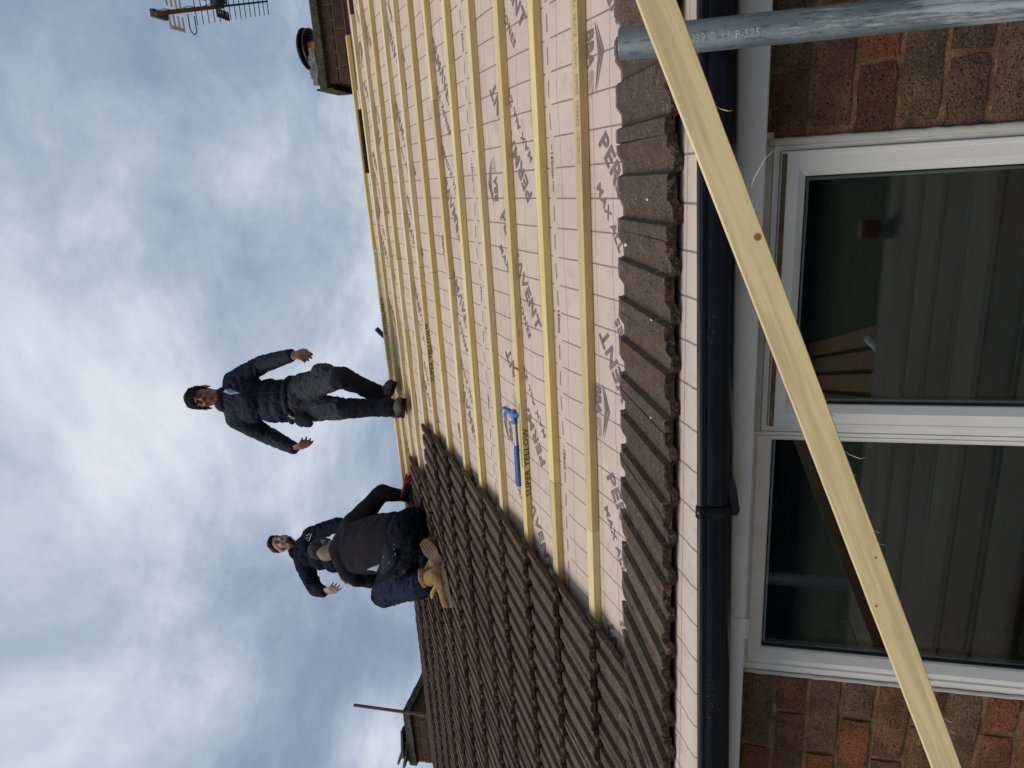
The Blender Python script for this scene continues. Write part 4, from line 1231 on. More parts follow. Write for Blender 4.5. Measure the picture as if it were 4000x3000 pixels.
# ================================================================== PEOPLE
def V(*a): return Vector(a[0]) if len(a) == 1 else Vector(a)
def ball(bm, c, r, R=None):
    """ellipsoid; r scalar or 3-tuple, R optional 3x3 frame"""
    res = bmesh.ops.create_uvsphere(bm, u_segments=16, v_segments=10, radius=1.0)
    r = (r, r, r) if isinstance(r, (int, float)) else r
    for v in res['verts']:
        p = Vector((v.co.x*r[0], v.co.y*r[1], v.co.z*r[2]))
        v.co = Vector(c) + (R @ p if R else p)
def limb(bm, pts, rad, sq=None):
    for i in range(len(pts)-1):
        tube(bm, pts[i], pts[i+1], rad[i], rad[i+1], seg=16)
    for p, r in zip(pts, rad): ball(bm, p, r)
def frame(f, u):
    f = Vector(f).normalized(); u = Vector(u); u = (u - u.dot(f)*f).normalized(); r = f.cross(u)
    return Matrix((r, f, u)).transposed()          # local x = right of the wearer, y = forward, z = up
def remeshed(name, bm, voxel, mats, parent, smooth=3, disp=None, pick=None, sf=0.5):
    bmesh.ops.recalc_face_normals(bm, faces=bm.faces)
    me = bpy.data.meshes.new(name); bm.to_mesh(me); bm.free()
    o = bpy.data.objects.new(name, me); COL.objects.link(o)
    md = o.modifiers.new('r', 'REMESH'); md.mode = 'VOXEL'; md.voxel_size = voxel; md.use_smooth_shade = True
    if smooth:
        ms = o.modifiers.new('s', 'SMOOTH'); ms.factor = sf; ms.iterations = smooth
    dg = bpy.context.evaluated_depsgraph_get()
    m2 = bpy.data.meshes.new_from_object(o.evaluated_get(dg))
    bpy.data.objects.remove(o); bpy.data.meshes.remove(me)
    m2.name = name
    m2.materials.clear()
    for m in (mats if isinstance(mats, (list, tuple)) else [mats]): m2.materials.append(m)
    if disp:
        nr = [v.normal.copy() for v in m2.vertices]
        for v, n in zip(m2.vertices, nr): v.co = v.co + disp(v.co, n)
    if pick:
        for p in m2.polygons: p.material_index = pick(p.center, p.normal)
    m2.polygons.foreach_set('use_smooth', [True]*len(m2.polygons))
    m2.update()
    # local coordinates about the person's base
    if parent is not None:
        off = PBASE[parent.name]
        m2.transform(Matrix.Translation(-off))
    return obj(name, m2, parent)
PBASE = {}
def person(label, base):
    o = empty('person', base); tag(o, label, 'person'); PBASE[o.name] = Vector(base)
    return o
def head_prims(bm, c, F, k=1.0):
    def P(x, y, z): return Vector(c) + F @ (Vector((x, y, z))*k)
    def E(x, y, z, a, b, d): ball(bm, P(x, y, z), (a*k, b*k, d*k), F)
    E(0, -.012, .035, .072, .092, .080)
    E(0, .018, -.020, .058, .068, .080)
    E(0, .026, -.072, .047, .050, .036)
    E(0, .058, -.094, .020, .018, .018)
    E(0, .080, .030, .046, .012, .009)
    for s in (-1, 1):
        E(s*.032, .060, -.022, .021, .018, .020)
        E(s*.074, -.006, -.008, .008, .020, .031); E(s*.080, -.012, .004, .006, .013, .018)
        E(s*.012, .098, -.026, .008, .009, .007)
    limb(bm, [P(0, .082, .020), P(0, .096, -.006), P(0, .106, -.022)], [.007*k, .009*k, .011*k])
    E(0, .084, -.052, .023, .009, .0055); E(0, .082, -.064, .020, .009, .0065)
    return P
def head_disp(P, F, k=1.0):
    e = [P(-.029, .088, .006), P(.029, .088, .006)]
    mth = P(0, .094, -.058)
    fwd = F @ Vector((0, 1, 0))
    def d(co, n):
        out = Vector((0, 0, 0))
        for q in e:
            r = (co-q).length/(0.017*k)
            if r < 2.5: out -= fwd*0.0065*k*math.exp(-r*r)
        dm_ = F.transposed() @ (co-mth)
        r = abs(dm_.z)/(0.003*k)
        if r < 3 and abs(dm_.x) < 0.022*k and (co-mth).length < 0.03: out -= fwd*0.003*k*math.exp(-r*r)
        return out
    return d
def eyes(P, F, k, par, closed=False):
    for s in (-1, 1):
        bm = bmesh.new(); ball(bm, P(s*.029, .0735, .006), .0108*k)
        iris = P(s*.029, .0735+.0102, .0045)
        bmesh.ops.create_uvsphere(bm, u_segments=8, v_segments=6, radius=.0052*k, matrix=Matrix.Translation(iris))
        for f in bm.faces:
            if (f.calc_center_median()-iris).length < .0056*k: f.material_index = 1
        bmesh.ops.translate(bm, verts=bm.verts, vec=-PBASE[par.name])
        bmobj('eye', bm, [M_EYEW, M_EYED], par, smooth=True)
        bm = bmesh.new()
        limb(bm, [P(s*.014, .088, .026), P(s*.030, .087, .032), P(s*.046, .077, .026)], [.0022*k, .0032*k, .0015*k])
        bmesh.ops.translate(bm, verts=bm.verts, vec=-PBASE[par.name])
        bmobj('eyebrow', bm, M_HAIR1, par, smooth=True)
def hand_prims(bm, w, d, nrm, thumb, curl=0.5, k=1.0, spread=0.07, curls=None):
    """w wrist, d pointing direction, nrm = back of the hand normal, thumb = side (+1/-1)"""
    d = Vector(d).normalized(); nrm = Vector(nrm); nrm = (nrm - nrm.dot(d)*d).normalized(); s = d.cross(nrm)*thumb
    F = Matrix((s, d, nrm)).transposed()
    w = Vector(w)
    def P(x, y, z): return w + F @ (Vector((x, y, z))*k)
    limb(bm, [P(0, -.02, 0), P(0, .02, 0)], [.027*k, .026*k])
    ball(bm, P(0, .052, 0), (.042*k, .050*k, .016*k), F)
    lens = (.076, .085, .078, .060)
    for i in range(4):
        x = .030 - i*.0205
        a = spread*(1.1-i*0.73)
        cu = curls[i] if curls else curl*(0.85+0.12*i)
        p = P(x, .088, 0); pts = [P(x*.8, .055, 0), p]; ang = 0.15 + cu*0.5
        L = lens[i]*k
        for f_, q in ((.45, .9), (.32, 1.1), (.23, .7)):
            dr = F @ Vector((sin(a)*cos(ang), cos(a)*cos(ang), -sin(ang)))
            p = p + dr*L*f_; pts.append(p); ang += cu*q
        limb(bm, pts, [.010*k, .0098*k, .0090*k, .0082*k, .0070*k])
    tpts = [P(.018, .012, -.004), P(.048, .036, -.014), P(.060, .062, -.022), P(.060, .084, -.030)]
    limb(bm, tpts, [.013*k, .0118*k, .0102*k, .0082*k])
def wrinkle(amp, scale, dirv=None, seed=0.0, along=3.0):
    dv = Vector(dirv).normalized() if dirv else None
    def f(co, n):
        if dv:
            a = co.dot(dv); q = (co - a*dv)*scale + dv*a*scale/along
        else: q = co*scale
        q = q + Vector((seed, seed*1.7, -seed))
        w = noise.noise(q + 0.6*Vector((noise.noise(q*0.7), noise.noise(q*0.7+Vector((5, 0, 0))), 0)))
        return n*amp*(1-abs(w)*3.2)*0.8
    return f

# ---------------- person 1: stands on the battens, arms held out, looking down
b1 = Vector((-1.4125, 2.575, 6.7685))
m1 = person('standing man in navy padded jacket and dusty trousers, arms held out, feet on the battens', b1)
NB = V((-1.382, 2.585, 8.1171)); HC = V((-1.3542, 2.535, 8.2535))
CH = V((-1.3942, 2.615, 8.0212)); WA = V((-1.4078, 2.645, 7.7645)); PE = V((-1.3748, 2.645, 7.5968))
SL = V((-1.5359, 2.615, 8.0909)); SR = V((-1.2547, 2.615, 8.0561))
EL = V((-1.6766, 2.655, 7.8889)); ER = V((-1.1385, 2.655, 7.8324))
WL = V((-1.7193, 2.535, 7.6186)); WR = V((-1.0389, 2.515, 7.5126))
HL = V((-1.4542, 2.645, 7.5596)); HR = V((-1.3029, 2.635, 7.5295))
KL = V((-1.4103, 2.515, 7.1728)); KR = V((-1.1751, 2.475, 7.1476))
AL = V((-1.414, 2.575, 6.8514)); AR = V((-1.4011, 2.775, 7.0104))
F1 = frame((0.20, -0.93, -0.28), (0.02, -0.25, 1))
bm = bmesh.new()
P1_ = head_prims(bm, HC, F1, 1.06)
limb(bm, [P1_(0, -.02, -.05), NB, CH], [.056, .056, .065])
limb(bm, [CH, WA, PE], [.075, .075, .085])
for S, E_, W_ in ((SL, EL, WL), (SR, ER, WR)): limb(bm, [CH, S, E_, W_], [.06, .042, .036, .027])
for H, K, A_ in ((HL, KL, AL), (HR, KR, AR)): limb(bm, [PE, H, K, A_], [.08, .060, .045, .034])
dL = (V((-1.7027, 2.495, 7.4936)) - WL); dR = (V((-1.0216, 2.475, 7.4034)) - WR)
hand_prims(bm, WL + dL.normalized()*0.012, dL + Vector((0.03, 0, 0)), (-0.75, -0.55, 0.1), 1, 0.35, 1.0, curls=[.25, .35, .5, .6])
hand_prims(bm, WR + dR.normalized()*0.012, dR, (0.70, -0.45, 0.35), -1, 0.6, 1.0, curls=[.5, .6, .7, .75])
remeshed('body', bm, 0.0058, M_SKIN1, m1, 2, head_disp(P1_, F1, 1.06))
eyes(P1_, F1, 1.06, m1)
def hair_cap(P, F, k, mat, par, fringe=0.0, back=-0.02, thick=0.010, side_z=-0.005, vox=0.006, amp=0.004, top=0.0, cut=None, locks=()):
    bm = bmesh.new()
    ball(bm, P(0, -.016, .045+top), ((.074+thick)*k, (.092+thick)*k, (.078+thick)*k), F)
    c0 = P(0, 0, 0)
    geom = list(bm.verts)+list(bm.edges)+list(bm.faces)
    # cut the cap along the hairline: lower in the back, higher at the front
    n = F @ Vector((0, 0.85, -1.0)).normalized()
    if cut: bmesh.ops.bisect_plane(bm, geom=geom, plane_co=P(*cut[0]), plane_no=F @ Vector(cut[1]).normalized(), clear_outer=True)
    else: bmesh.ops.bisect_plane(bm, geom=geom, plane_co=P(0, .070-fringe, .048-fringe*1.2), plane_no=n, clear_outer=True)
    es = [e for e in bm.edges if e.is_boundary]
    if es: bmesh.ops.edgeloop_fill(bm, edges=es)
    rr = random.Random(len(locks)*7+3)
    if not cut:
        for s in (-1, 1):
            ball(bm, P(s*.071, .002, side_z+.022), (.010*k, .022*k, .034*k), F)
        ball(bm, P(0, -.060, back+0.01), (.060*k, .040*k, .045*k), F)
    for (a0, lz, ly) in locks:
        a = radians(a0 + rr.uniform(-4, 4)); z1 = lz + rr.uniform(-.008, .008)
        R_a, R_f = .074+thick, .094+thick
        p0 = P(sin(a)*R_a*.35, cos(a)*R_f*.35-.01, .118+top); p1 = P(sin(a)*R_a*.80, cos(a)*R_f*.78-.012, .092+top); p2 = P(sin(a)*R_a*1.0, cos(a)*R_f*.97-.012+ly, z1)
        limb(bm, [p0, p1, p2], [.013*k, .013*k, .006*k])
    def d(co, nn): return nn*amp*noise.noise(co*46)*1.4 + nn*amp*0.8*noise.noise(co*90)
    return remeshed('hair', bm, vox, mat, par, 1, d)
hair_cap(P1_, F1, 1.06, M_HAIR1, m1, fringe=0.0, thick=0.005, amp=0.004, top=0.004, locks=[(-95, .0, 0), (-75, .012, 0), (-58, .026, .002), (-42, .034, .004), (-26, .040, .004), (-10, .036, .006), (6, .044, .006), (22, .046, .004), (38, .036, .004), (54, .028, .002), (72, .010, 0), (92, -.002, 0)])
bm = bmesh.new(); ball(bm, P1_(0, .060, -.080), (.047, .034, .030), F1)
remeshed('beard_shadow', bm, 0.006, M_HAIR2, m1, 1) if False else bm.free()
# jacket
bm = bmesh.new()
limb(bm, [NB + Vector((0, 0, .00)), NB + Vector((0, 0.02, -.03))], [.070, .085])
ball(bm, NB + Vector((0, -0.0, .018)), (.082, .078, .030))
for s_, S in ((0, SL), (1, SR)):
    limb(bm, [NB + (S-NB)*0.30 + Vector((0, 0, -0.03)), S + Vector((0, 0, 0.0))], [.075, .074])
ball(bm, CH + Vector((0, 0, 0.02)), (.172, .118, .13)); ball(bm, CH + Vector((0, 0, -0.08)), (.168, .124, .15)); ball(bm, WA + Vector((0, 0, 0.03)), (.162, .124, .15))
ball(bm, WA + Vector((0, 0, -0.055)), (.158, .126, .10)); ball(bm, PE + Vector((0.0, 0, 0.035)), (.154, .128, .055))
for S, E_, W_ in ((SL, EL, WL), (SR, ER, WR)):
    limb(bm, [S, S*0.5+E_*0.5, E_, E_*0.45+W_*0.55, W_], [.075, .070, .062, .052, .042])
    limb(bm, [W_ + (E_-W_)*0.06, W_ + (W_-E_).normalized()*0.008], [.040, .037])
bafs = wrinkle(0.0050, 26, seed=2.2)
def jd(co, n):
    w = bafs(co, n)
    q = (co.z*34 + 1.6*noise.noise(co*7))
    return w + n*0.0022*abs(sin(q))
remeshed('jacket', bm, 0.009, M_JACKET, m1, 3, jd)
# collar, open at the throat with shirt and blue lining
bm = bmesh.new()
CF = frame((0.15, -0.95, -0.1), (0, 0, 1))
for i in range(22):
    a = radians(-152 + i*304/21) + pi
    r = .074
    p = NB + Vector((sin(a)*r, cos(a)*r*0.95 - 0.004, .018))
    ball(bm, p, (.017, .017, .042))
for (x, z, rr) in ((-.070, .060, .018), (-.084, .052, .014)):
    ball(bm, NB + Vector((x, -0.02, z-.045)), (rr, .02, .026))
remeshed('collar', bm, 0.007, M_JACKET, m1, 2, wrinkle(0.003, 40, seed=3))
bm = bmesh.new()
def quad(bm, a, b, c, d, mi=0):
    f = bm.faces.new([bm.verts.new(Vector(p) - b1) for p in (a, b, c, d)]); f.material_index = mi
yF = 3.965
quad(bm, (-1.2974, 2.49, 8.0664), (-1.3082, 2.468, 7.9964), (-1.2928, 2.458, 7.9161), (-1.2734, 2.48, 8.0382), 0)
quad(bm, (-1.2789, 2.474, 8.0331), (-1.2932, 2.462, 7.9892), (-1.2843, 2.454, 7.9298), (-1.2642, 2.47, 7.993), 1)
col_ = bmobj('shirt_collar', bm, [M_SHIRT, M_BLUEC], m1)
sd = col_.modifiers.new('t', 'SOLIDIFY'); sd.thickness = 0.004
bm = bmesh.new()
zp = [V(AT(940 + 22*i, 1541 + (i % 2), 3.985 - (0.012 if i < 6 else 0.010)))-b1 for i in range(9)]
path_tube(bm, zp, 0.0035, 6); bmobj('zip', bm, M_BLK, m1)
bm = bmesh.new()
lp = V((-1.2489, 2.487, 7.9734)) - b1
bmesh.ops.create_cone(bm, segments=16, radius1=.011, radius2=.011, depth=.002, cap_ends=False, matrix=Matrix.Translation(lp) @ Matrix.Rotation(radians(80), 4, 'X') @ Matrix.Diagonal((1.3, .6, 1, 1)))
bmobj('chest_logo', bm, M_WHITE, m1)
# trousers
def trousers(name, par, PE_, legs, mats, pick, seed=1.0, voxel=0.009, hipr=(.150, .118, .10), rad=(.104, .088, .076, .060, .056), hz=-0.02, amp=0.008):
    bm = bmesh.new()
    ball(bm, PE_ + Vector((0, 0, hz)), hipr)
    for H, K, A_ in legs:
        limb(bm, [H, H*0.5+K*0.5, K, K*0.5+A_*0.5, A_ + (K-A_).normalized()*0.02], list(rad))
        ball(bm, A_ + (K-A_).normalized()*0.035, (rad[4]*1.05, rad[4]*1.12, .04))
    f1, f2 = wrinkle(amp, 17, seed=seed), wrinkle(amp*0.6, 40, seed=seed+4)
    return remeshed(name, bm, voxel, mats, par, 3, lambda c, n: f1(c, n) + f2(c, n), pick)
kz = (KL.z + 0.02)
def pk1(c, n):
    c = c 
    return 0 if c.z > kz + 0.012*sin(c.x*40) else 1
trousers('trousers', m1, PE, [(HL, KL, AL), (HR, KR, AR)], [M_TROUP, M_TROU], pk1, 1.3, rad=(.100, .087, .071, .058, .061), amp=0.0065)
# knee pockets' upper edge and side pocket
bm = bmesh.new()
kk = V((-1.1354, 2.5, 7.2811)); ball(bm, kk, (.045, .05, .085)); remeshed('thigh_pocket', bm, 0.008, M_TROUP, m1, 2, wrinkle(0.006, 30, seed=8))
# holster pocket hanging at his side
bm = bmesh.new()
for (p, y, r) in (((1140, 1632), 3.99, (.050, .030, .030)), ((1175, 1640), 3.98, (.055, .028, .05)), ((1200, 1648), 3.98, (.042, .025, .04)), ((1212, 1654), 3.98, (.028, .02, .02))):
    ball(bm, AT(p[0], p[1], y), r)
remeshed('holster_pocket', bm, 0.008, M_PKT, m1, 2, wrinkle(0.004, 26, seed=5))
bm = bmesh.new(); path_tube(bm, [V((-1.4484, 2.465, 7.5679))-b1, V((-1.4628, 2.455, 7.5411))-b1, V((-1.466, 2.455, 7.5184))-b1], 0.007, 6); bmobj('shirt_hem', bm, M_SHIRT, m1)
def boot(par, heel, toe, ankle, upv, mat, smat, k=1.0, seed=0, sole=True):
    heel, toe, ankle = Vector(heel), Vector(toe), Vector(ankle)
    f = (toe-heel).normalized(); F = frame(f, upv); L = (toe-heel).length
    def P(x, y, z): return heel + F @ Vector((x, y, z))
    bm = bmesh.new()
    ball(bm, P(0, .035, .045), (.036*k, .042*k, .045*k), F)
    ball(bm, P(0, L*0.45, .042), (.038*k, L*0.34, .036*k), F)
    ball(bm, P(0, L*0.74, .034), (.046*k, L*0.26, .036*k), F)
    ball(bm, P(0, L*0.90, .034), (.040*k, L*0.10, .032*k), F)
    limb(bm, [P(0, .050, .06), ankle], [.044*k, .048*k])
    remeshed('boot', bm, 0.0075, mat, par, 2, wrinkle(0.0025, 45, seed=seed))
    bm = bmesh.new()
    n = 22; lo = []; hi = []
    for i in range(n):
        t = 2*pi*i/n
        yy = L*0.5 - 0.004 + (L*0.5+0.010)*cos(t)
        wv = (0.046 if cos(t) > 0 else 0.040)*k*(abs(sin(t))**0.7)*(1 if sin(t) > 0 else -1)
        wv *= 1 - 0.16*math.exp(-((cos(t)+0.15)/0.3)**2)
        lo.append(bm.verts.new(P(wv, yy, -0.006)-PBASE[par.name])); hi.append(bm.verts.new(P(wv*0.98, yy, 0.020)-PBASE[par.name]))
    for i in range(n): bm.faces.new((lo[i], lo[(i+1) % n], hi[(i+1) % n], hi[i]))
    bm.faces.new(lo[::-1]); bm.faces.new(hi)
    bmobj('boot_sole', bm, smat, par, smooth='auto')
    return P
boot(m1, V((-1.5069, 2.675, 6.8168)), V((-1.3355, 2.455, 6.7035)), AL + Vector((0, 0, 0.05)), (0, 0.05, 1), M_BOOTG, M_BLK, 1.0, 1)
boot(m1, V((-1.4304, 2.855, 6.9873)), V((-1.2848, 2.665, 6.8476)), AR + Vector((0, 0, 0.03)), (0, 0.1, 1), M_BOOTG, M_BLK, 1.0, 2)

# ---------------- person 2: behind the ridge, bearded, looking to the right
Y_ = 5.02
b2 = Vector((-3.2504, 3.635, 7.2375))
m2_ = person('bearded man in navy sweatshirt standing behind the squatting man, one hand half raised', b2)
HC = V((-3.0938, 3.515, 8.53)); NB = V((-3.1813, 3.555, 8.4224)); CH = V((-3.1953, 3.565, 8.2797)); WA = V((-3.2242, 3.555, 8.0312)); PE = V((-3.2197, 3.555, 7.8002))
SL = V((-3.323, 3.515, 8.3329)); SR = V((-3.0443, 3.595, 8.2803))
EL = V((-3.5856, 3.555, 8.2903)); WL = V((-3.4538, 3.335, 8.069))
ER = V((-2.9035, 3.585, 7.9745)); WR = V((-2.8817, 3.455, 7.6591))
HL = V((-3.3205, 3.575, 7.7465)); HR = V((-3.1203, 3.575, 7.7206)); KL = HL + Vector((0, .05, -.42)); KR = HR + Vector((0, .10, -.42))
AL = KL + Vector((0, .06, -.38)); AR = KR + Vector((0, .02, -.38))
F2 = frame((0.80, -0.60, -0.06), (-0.16, -0.10, 1))
bm = bmesh.new()
P2_ = head_prims(bm, HC, F2, 1.0)
limb(bm, [P2_(0, -.020, -.05), NB, CH], [.060, .060, .065])
limb(bm, [CH, WA, PE], [.075, .075, .085])
for S, E_, W_ in ((SL, EL, WL), (SR, ER, WR)): limb(bm, [CH, S, E_, W_], [.06, .042, .036, .028])
for H, K, A_ in ((HL, KL, AL), (HR, KR, AR)): limb(bm, [PE, H, K, A_], [.08, .060, .045, .034])
dW = V((-3.3823, 3.295, 7.917)) - WL
hand_prims(bm, WL + dW.normalized()*.015, dW, (-0.5, -0.6, 0.5), 1, 0.4, 1.06, spread=0.13, curls=[.25, .35, .45, .55])
hand_prims(bm, WR, WR-ER, (0, -1, 0), -1, 0.5)
remeshed('body', bm, 0.0062, M_SKIN2, m2_, 2, head_disp(P2_, F2, 1.0))
eyes(P2_, F2, 1.0, m2_)
hair_cap(P2_, F2, 1.0, M_HAIR2, m2_, thick=0.005, amp=0.0035, top=0.008, cut=((0, .05, .066), (0, .62, -1)), locks=[(-50, .082, .0), (-34, .084, .006), (-18, .088, .010), (-2, .090, .012), (14, .088, .012), (30, .084, .008), (48, .080, .0)])
bm = bmesh.new()
for (x, y, z, a, b_, c_) in ((0, .056, -.092, .034, .026, .022), (-.022, .058, -.074, .012, .016, .018), (.022, .058, -.074, .012, .016, .018), (0, .083, -.045, .020, .008, .004), (0, .062, -.100, .024, .022, .016)):
    ball(bm, P2_(x, y, z), (a, b_, c_), F2)
remeshed('beard', bm, 0.006, M_HAIR2, m2_, 1, lambda c, n: n*0.003*noise.noise(c*60))
bm = bmesh.new()
ball(bm, NB + Vector((0, 0, -.02)), (.085, .080, .035))
limb(bm, [NB + Vector((-.01, 0, -.05)), SL], [.085, .080]); limb(bm, [NB + Vector((.01, 0, -.06)), SR], [.085, .074])
ball(bm, CH, (.165, .125, .13)); ball(bm, CH*.6+WA*.4, (.158, .125, .14)); ball(bm, WA, (.150, .125, .12)); ball(bm, WA*.5+PE*.5, (.152, .128, .10)); 
for S, E_, W_, r in ((SL, EL, WL, 1.0), (SR, ER, WR, .95)):
    limb(bm, [S, S*0.5+E_*0.5, E_, E_*0.45+W_*0.55, W_], [.080*r, .074*r, .064*r, .054*r, .044*r])
limb(bm, [WL, WL + dW.normalized()*.010], [.042, .040])
f1, f2 = wrinkle(0.008, 14, seed=6), wrinkle(0.004, 34, seed=7)
remeshed('sweatshirt', bm, 0.009, M_FLEECE, m2_, 3, lambda c, n: f1(c, n)+f2(c, n))
bm = bmesh.new()
for i in range(24):
    a = 2*pi*i/24
    ball(bm, NB + Vector((sin(a)*.074, cos(a)*.072, .012 + 0.012*sin(a))), (.015, .015, .030))
for q in range(2): ball(bm, NB + Vector((.080+.01*q, -.035, .016-.01*q)), (.018, .014, .022))
remeshed('collar', bm, 0.0075, M_FLEECE, m2_, 2)
trousers('trousers', m2_, PE, [(HL, KL, AL), (HR, KR, AR)], [M_TROU], None, 9.1)
for a_ in (AL, AR): boot(m2_, a_ + Vector((0.02, .06, -.09)), a_ + Vector((0.10, -.19, -.09)), a_, (0, 0, 1), M_BOOTG, M_BLK, 1.0, 4)
bm = bmesh.new()
lg = [(-2.9912, 3.417, 8.1967), (-2.9487, 3.417, 8.1772), (-2.9149, 3.423, 8.1574)]
A_ = V((-2.9912, 3.413, 8.1919))-b2; B_ = V((-2.9508, 3.413, 8.2033))-b2; C_ = V((-2.9159, 3.417, 8.1467))-b2
path_tube(bm, [A_, V((-2.9685, 3.411, 8.2151))-b2, V((-2.9564, 3.411, 8.1878))-b2, V((-2.942, 3.411, 8.2033))-b2, V((-2.9173, 3.417, 8.1672))-b2], 0.0022, 5)
path_tube(bm, [V((-2.9879, 3.413, 8.1812))-b2, V((-2.9226, 3.419, 8.1539))-b2], 0.0032, 5)
bmobj('chest_logo', bm, M_WHITE, m2_)

# ---------------- person 3: squats on the tiles with his back to the viewer
Y3 = 3.85
b3 = Vector((-2.3318, 1.935, 6.3054))
m3 = person('man squatting on the tiles, back turned, in black top, sandy boots and red glove', b3)
NB = V((-2.5659, 2.615, 7.4263)); HC = V((-2.5968, 2.665, 7.5683)); CH = V((-2.4849, 2.535, 7.2426)); WA = V((-2.2988, 2.355, 6.9233)); PE = V((-2.1929, 2.235, 6.6971))
SL = V((-2.7025, 2.595, 7.3377)); SR = V((-2.3319, 2.595, 7.2545))
ER = V((-2.1356, 2.735, 7.0866)); WR = V((-2.1582, 2.755, 6.9368))
EL = V((-2.7631, 2.575, 7.1755)); WL = V((-2.8106, 2.765, 7.1609))
HL = V((-2.3116, 2.235, 6.7191)); HR = V((-2.121, 2.255, 6.6579))
KL = V((-2.7151, 2.335, 6.965)); AL = V((-2.3677, 2.015, 6.4971))
KR = V((-2.2464, 2.535, 6.7252)); AR = V((-2.3204, 2.135, 6.5113))
F3 = frame((0.04, 0.78, -0.62), (0.02, 0.62, 0.78))
bm = bmesh.new()
P3_ = head_prims(bm, HC, F3, 1.0)
limb(bm, [P3_(0, -.02, -.05), NB, CH], [.060, .060, .065])
limb(bm, [CH, WA, PE], [.07, .08, .09])
limb(bm, [CH, SR, ER, WR], [.06, .045, .038, .028]); limb(bm, [CH, SL, EL, WL], [.06, .045, .036, .028])
limb(bm, [PE, HL, KL, AL], [.09, .07, .05, .038]); limb(bm, [PE, HR, KR, AR], [.09, .07, .05, .038])
hand_prims(bm, WL, WL-EL, (0, 0, 1), 1, 0.6)
hd = V((-2.0723, 2.5933, 6.7936)) - WR
hand_prims(bm, WR + hd.normalized()*0.012, V(1.0, 0.25, -0.35), (0.1, -0.25, 1), 1, 0.3)
remeshed('body', bm, 0.0064, M_SKIN3, m3, 2, None)
bm = bmesh.new()
ball(bm, P3_(0, -.020, .042), (.079, .100, .086), F3)
bmesh.ops.bisect_plane(bm, geom=list(bm.verts)+list(bm.edges)+list(bm.faces), plane_co=P3_(0, -.1, -.008), plane_no=F3 @ Vector((0, -.35, -1)), clear_outer=True)
bmesh.ops.edgeloop_fill(bm, edges=[e for e in bm.edges if e.is_boundary])
remeshed('hair', bm, 0.006, M_HAIR3, m3, 2, lambda c, n: n*0.005*noise.noise(c*50))
# red glove
bm = bmesh.new()
hand_prims(bm, V((-2.1344, 2.715, 6.8925)), (1.0, 0.15, -0.30), (0.05, -0.85, 0.55), 1, 0.25, 1.12, spread=0.3)
hand_prims(bm, V((-2.1382, 2.715, 6.887)), (-0.9, -0.1, -0.45), (0.05, -0.85, 0.55), 1, 0.8, 0.75, spread=0.1)
gz = (-2.1344, 2.715, 6.8925)
remeshed('work_glove', bm, 0.006, [M_RED, M_BLK], m3, 1, None, lambda c, n: 1 if (n.y < -0.72) else 0)
# black top
bm = bmesh.new()
ball(bm, NB*0.75+CH*0.25, (.10, .09, .08))
limb(bm, [NB*0.7+CH*0.3, SL], [.11, .098]); limb(bm, [NB*0.7+CH*0.3, SR], [.11, .096])
HP = V((-2.2318, 2.285, 6.8027))
for i in range(19):
    t = i/18
    c_ = CH*(1-t)+HP*t + Vector((-.012*sin(pi*t), 0, 0)); w_ = .200 + .020*sin(pi*min(1, t*1.2)) - .018*max(0, t-.7)/.3
    ball(bm, c_, (w_, .132 + .016*sin(pi*t), .105))
limb(bm, [SR, SR*.5+ER*.5, ER, ER*.5+WR*.5, WR + (WR-ER).normalized()*.00], [.090, .078, .062, .054, .044])
limb(bm, [SL, SL*.5+EL*.5, EL, WL], [.092, .088, .066, .044])
ball(bm, V((-2.7447, 2.535, 7.2571)), (.055, .06, .075))
dgn = (V((-2.7226, 2.515, 7.4502)) - V((-2.1346, 2.415, 6.8916)))
g1, g2 = wrinkle(0.0048, 11, dirv=dgn, seed=3, along=2.6), wrinkle(0.0020, 32, dirv=dgn, seed=5, along=2.5)
remeshed('top', bm, 0.009, M_TEE, m3, 3, lambda c, n: g1(c, n)+g2(c, n))
bm = bmesh.new()
for i in range(20):
    a = 2*pi*i/20
    Fn = frame((0, .6, -.6), (0, .5, .8))
    ball(bm, NB + Fn @ Vector((sin(a)*.066, cos(a)*.066, .028)), .013)
remeshed('neckband', bm, 0.007, M_TEE, m3, 1)
# trousers: black seat, navy lower leg
zs = V((-2.6248, 2.315, 6.832))
kneeL, ankL = KL.copy(), AL.copy()
def pk3(c, n):
    a = (c-kneeL).dot((ankL-kneeL).normalized()); L = (ankL-kneeL).length
    d_ = (c - kneeL - (ankL-kneeL).normalized()*a).length
    if a > 0.03 and d_ < 0.12 and c.x < HL.x - 0.03: return 1
    return 0
bm = bmesh.new()
ball(bm, PE + Vector((0.01, .0, -.02)), (.185, .150, .14)); ball(bm, HR*.8+PE*.2, (.13, .14, .13)); ball(bm, HL*.7+PE*.3, (.13, .135, .13))
limb(bm, [HL, HL*.5+KL*.5, KL, KL*.55+AL*.45, KL*.12+AL*.88], [.118, .108, .086, .080, .068])
limb(bm, [HR, HR*.5+KR*.5, KR, KR*.5+AR*.5, AR], [.12, .10, .085, .070, .060])
ball(bm, V((-2.5134, 2.135, 6.6752)), (.075, .07, .07))
h1, h2_ = wrinkle(0.010, 13, seed=11), wrinkle(0.005, 36, seed=12)
remeshed('trousers', bm, 0.009, [M_BLK, M_TROUN], m3, 3, lambda c, n: h1(c, n)+h2_(c, n), pk3)
bm = bmesh.new(); limb(bm, [V((-2.4284, 2.045, 6.5483)), V((-2.3936, 2.015, 6.4997))], [.062, .058]); remeshed('sock', bm, 0.008, M_BLK, m3, 1)
bm = bmesh.new()
limb(bm, [V((-2.4941, 2.115, 6.6902)), V((-2.4651, 2.075, 6.6153)), V((-2.4478, 2.055, 6.5677))], [.076, .075, .071])
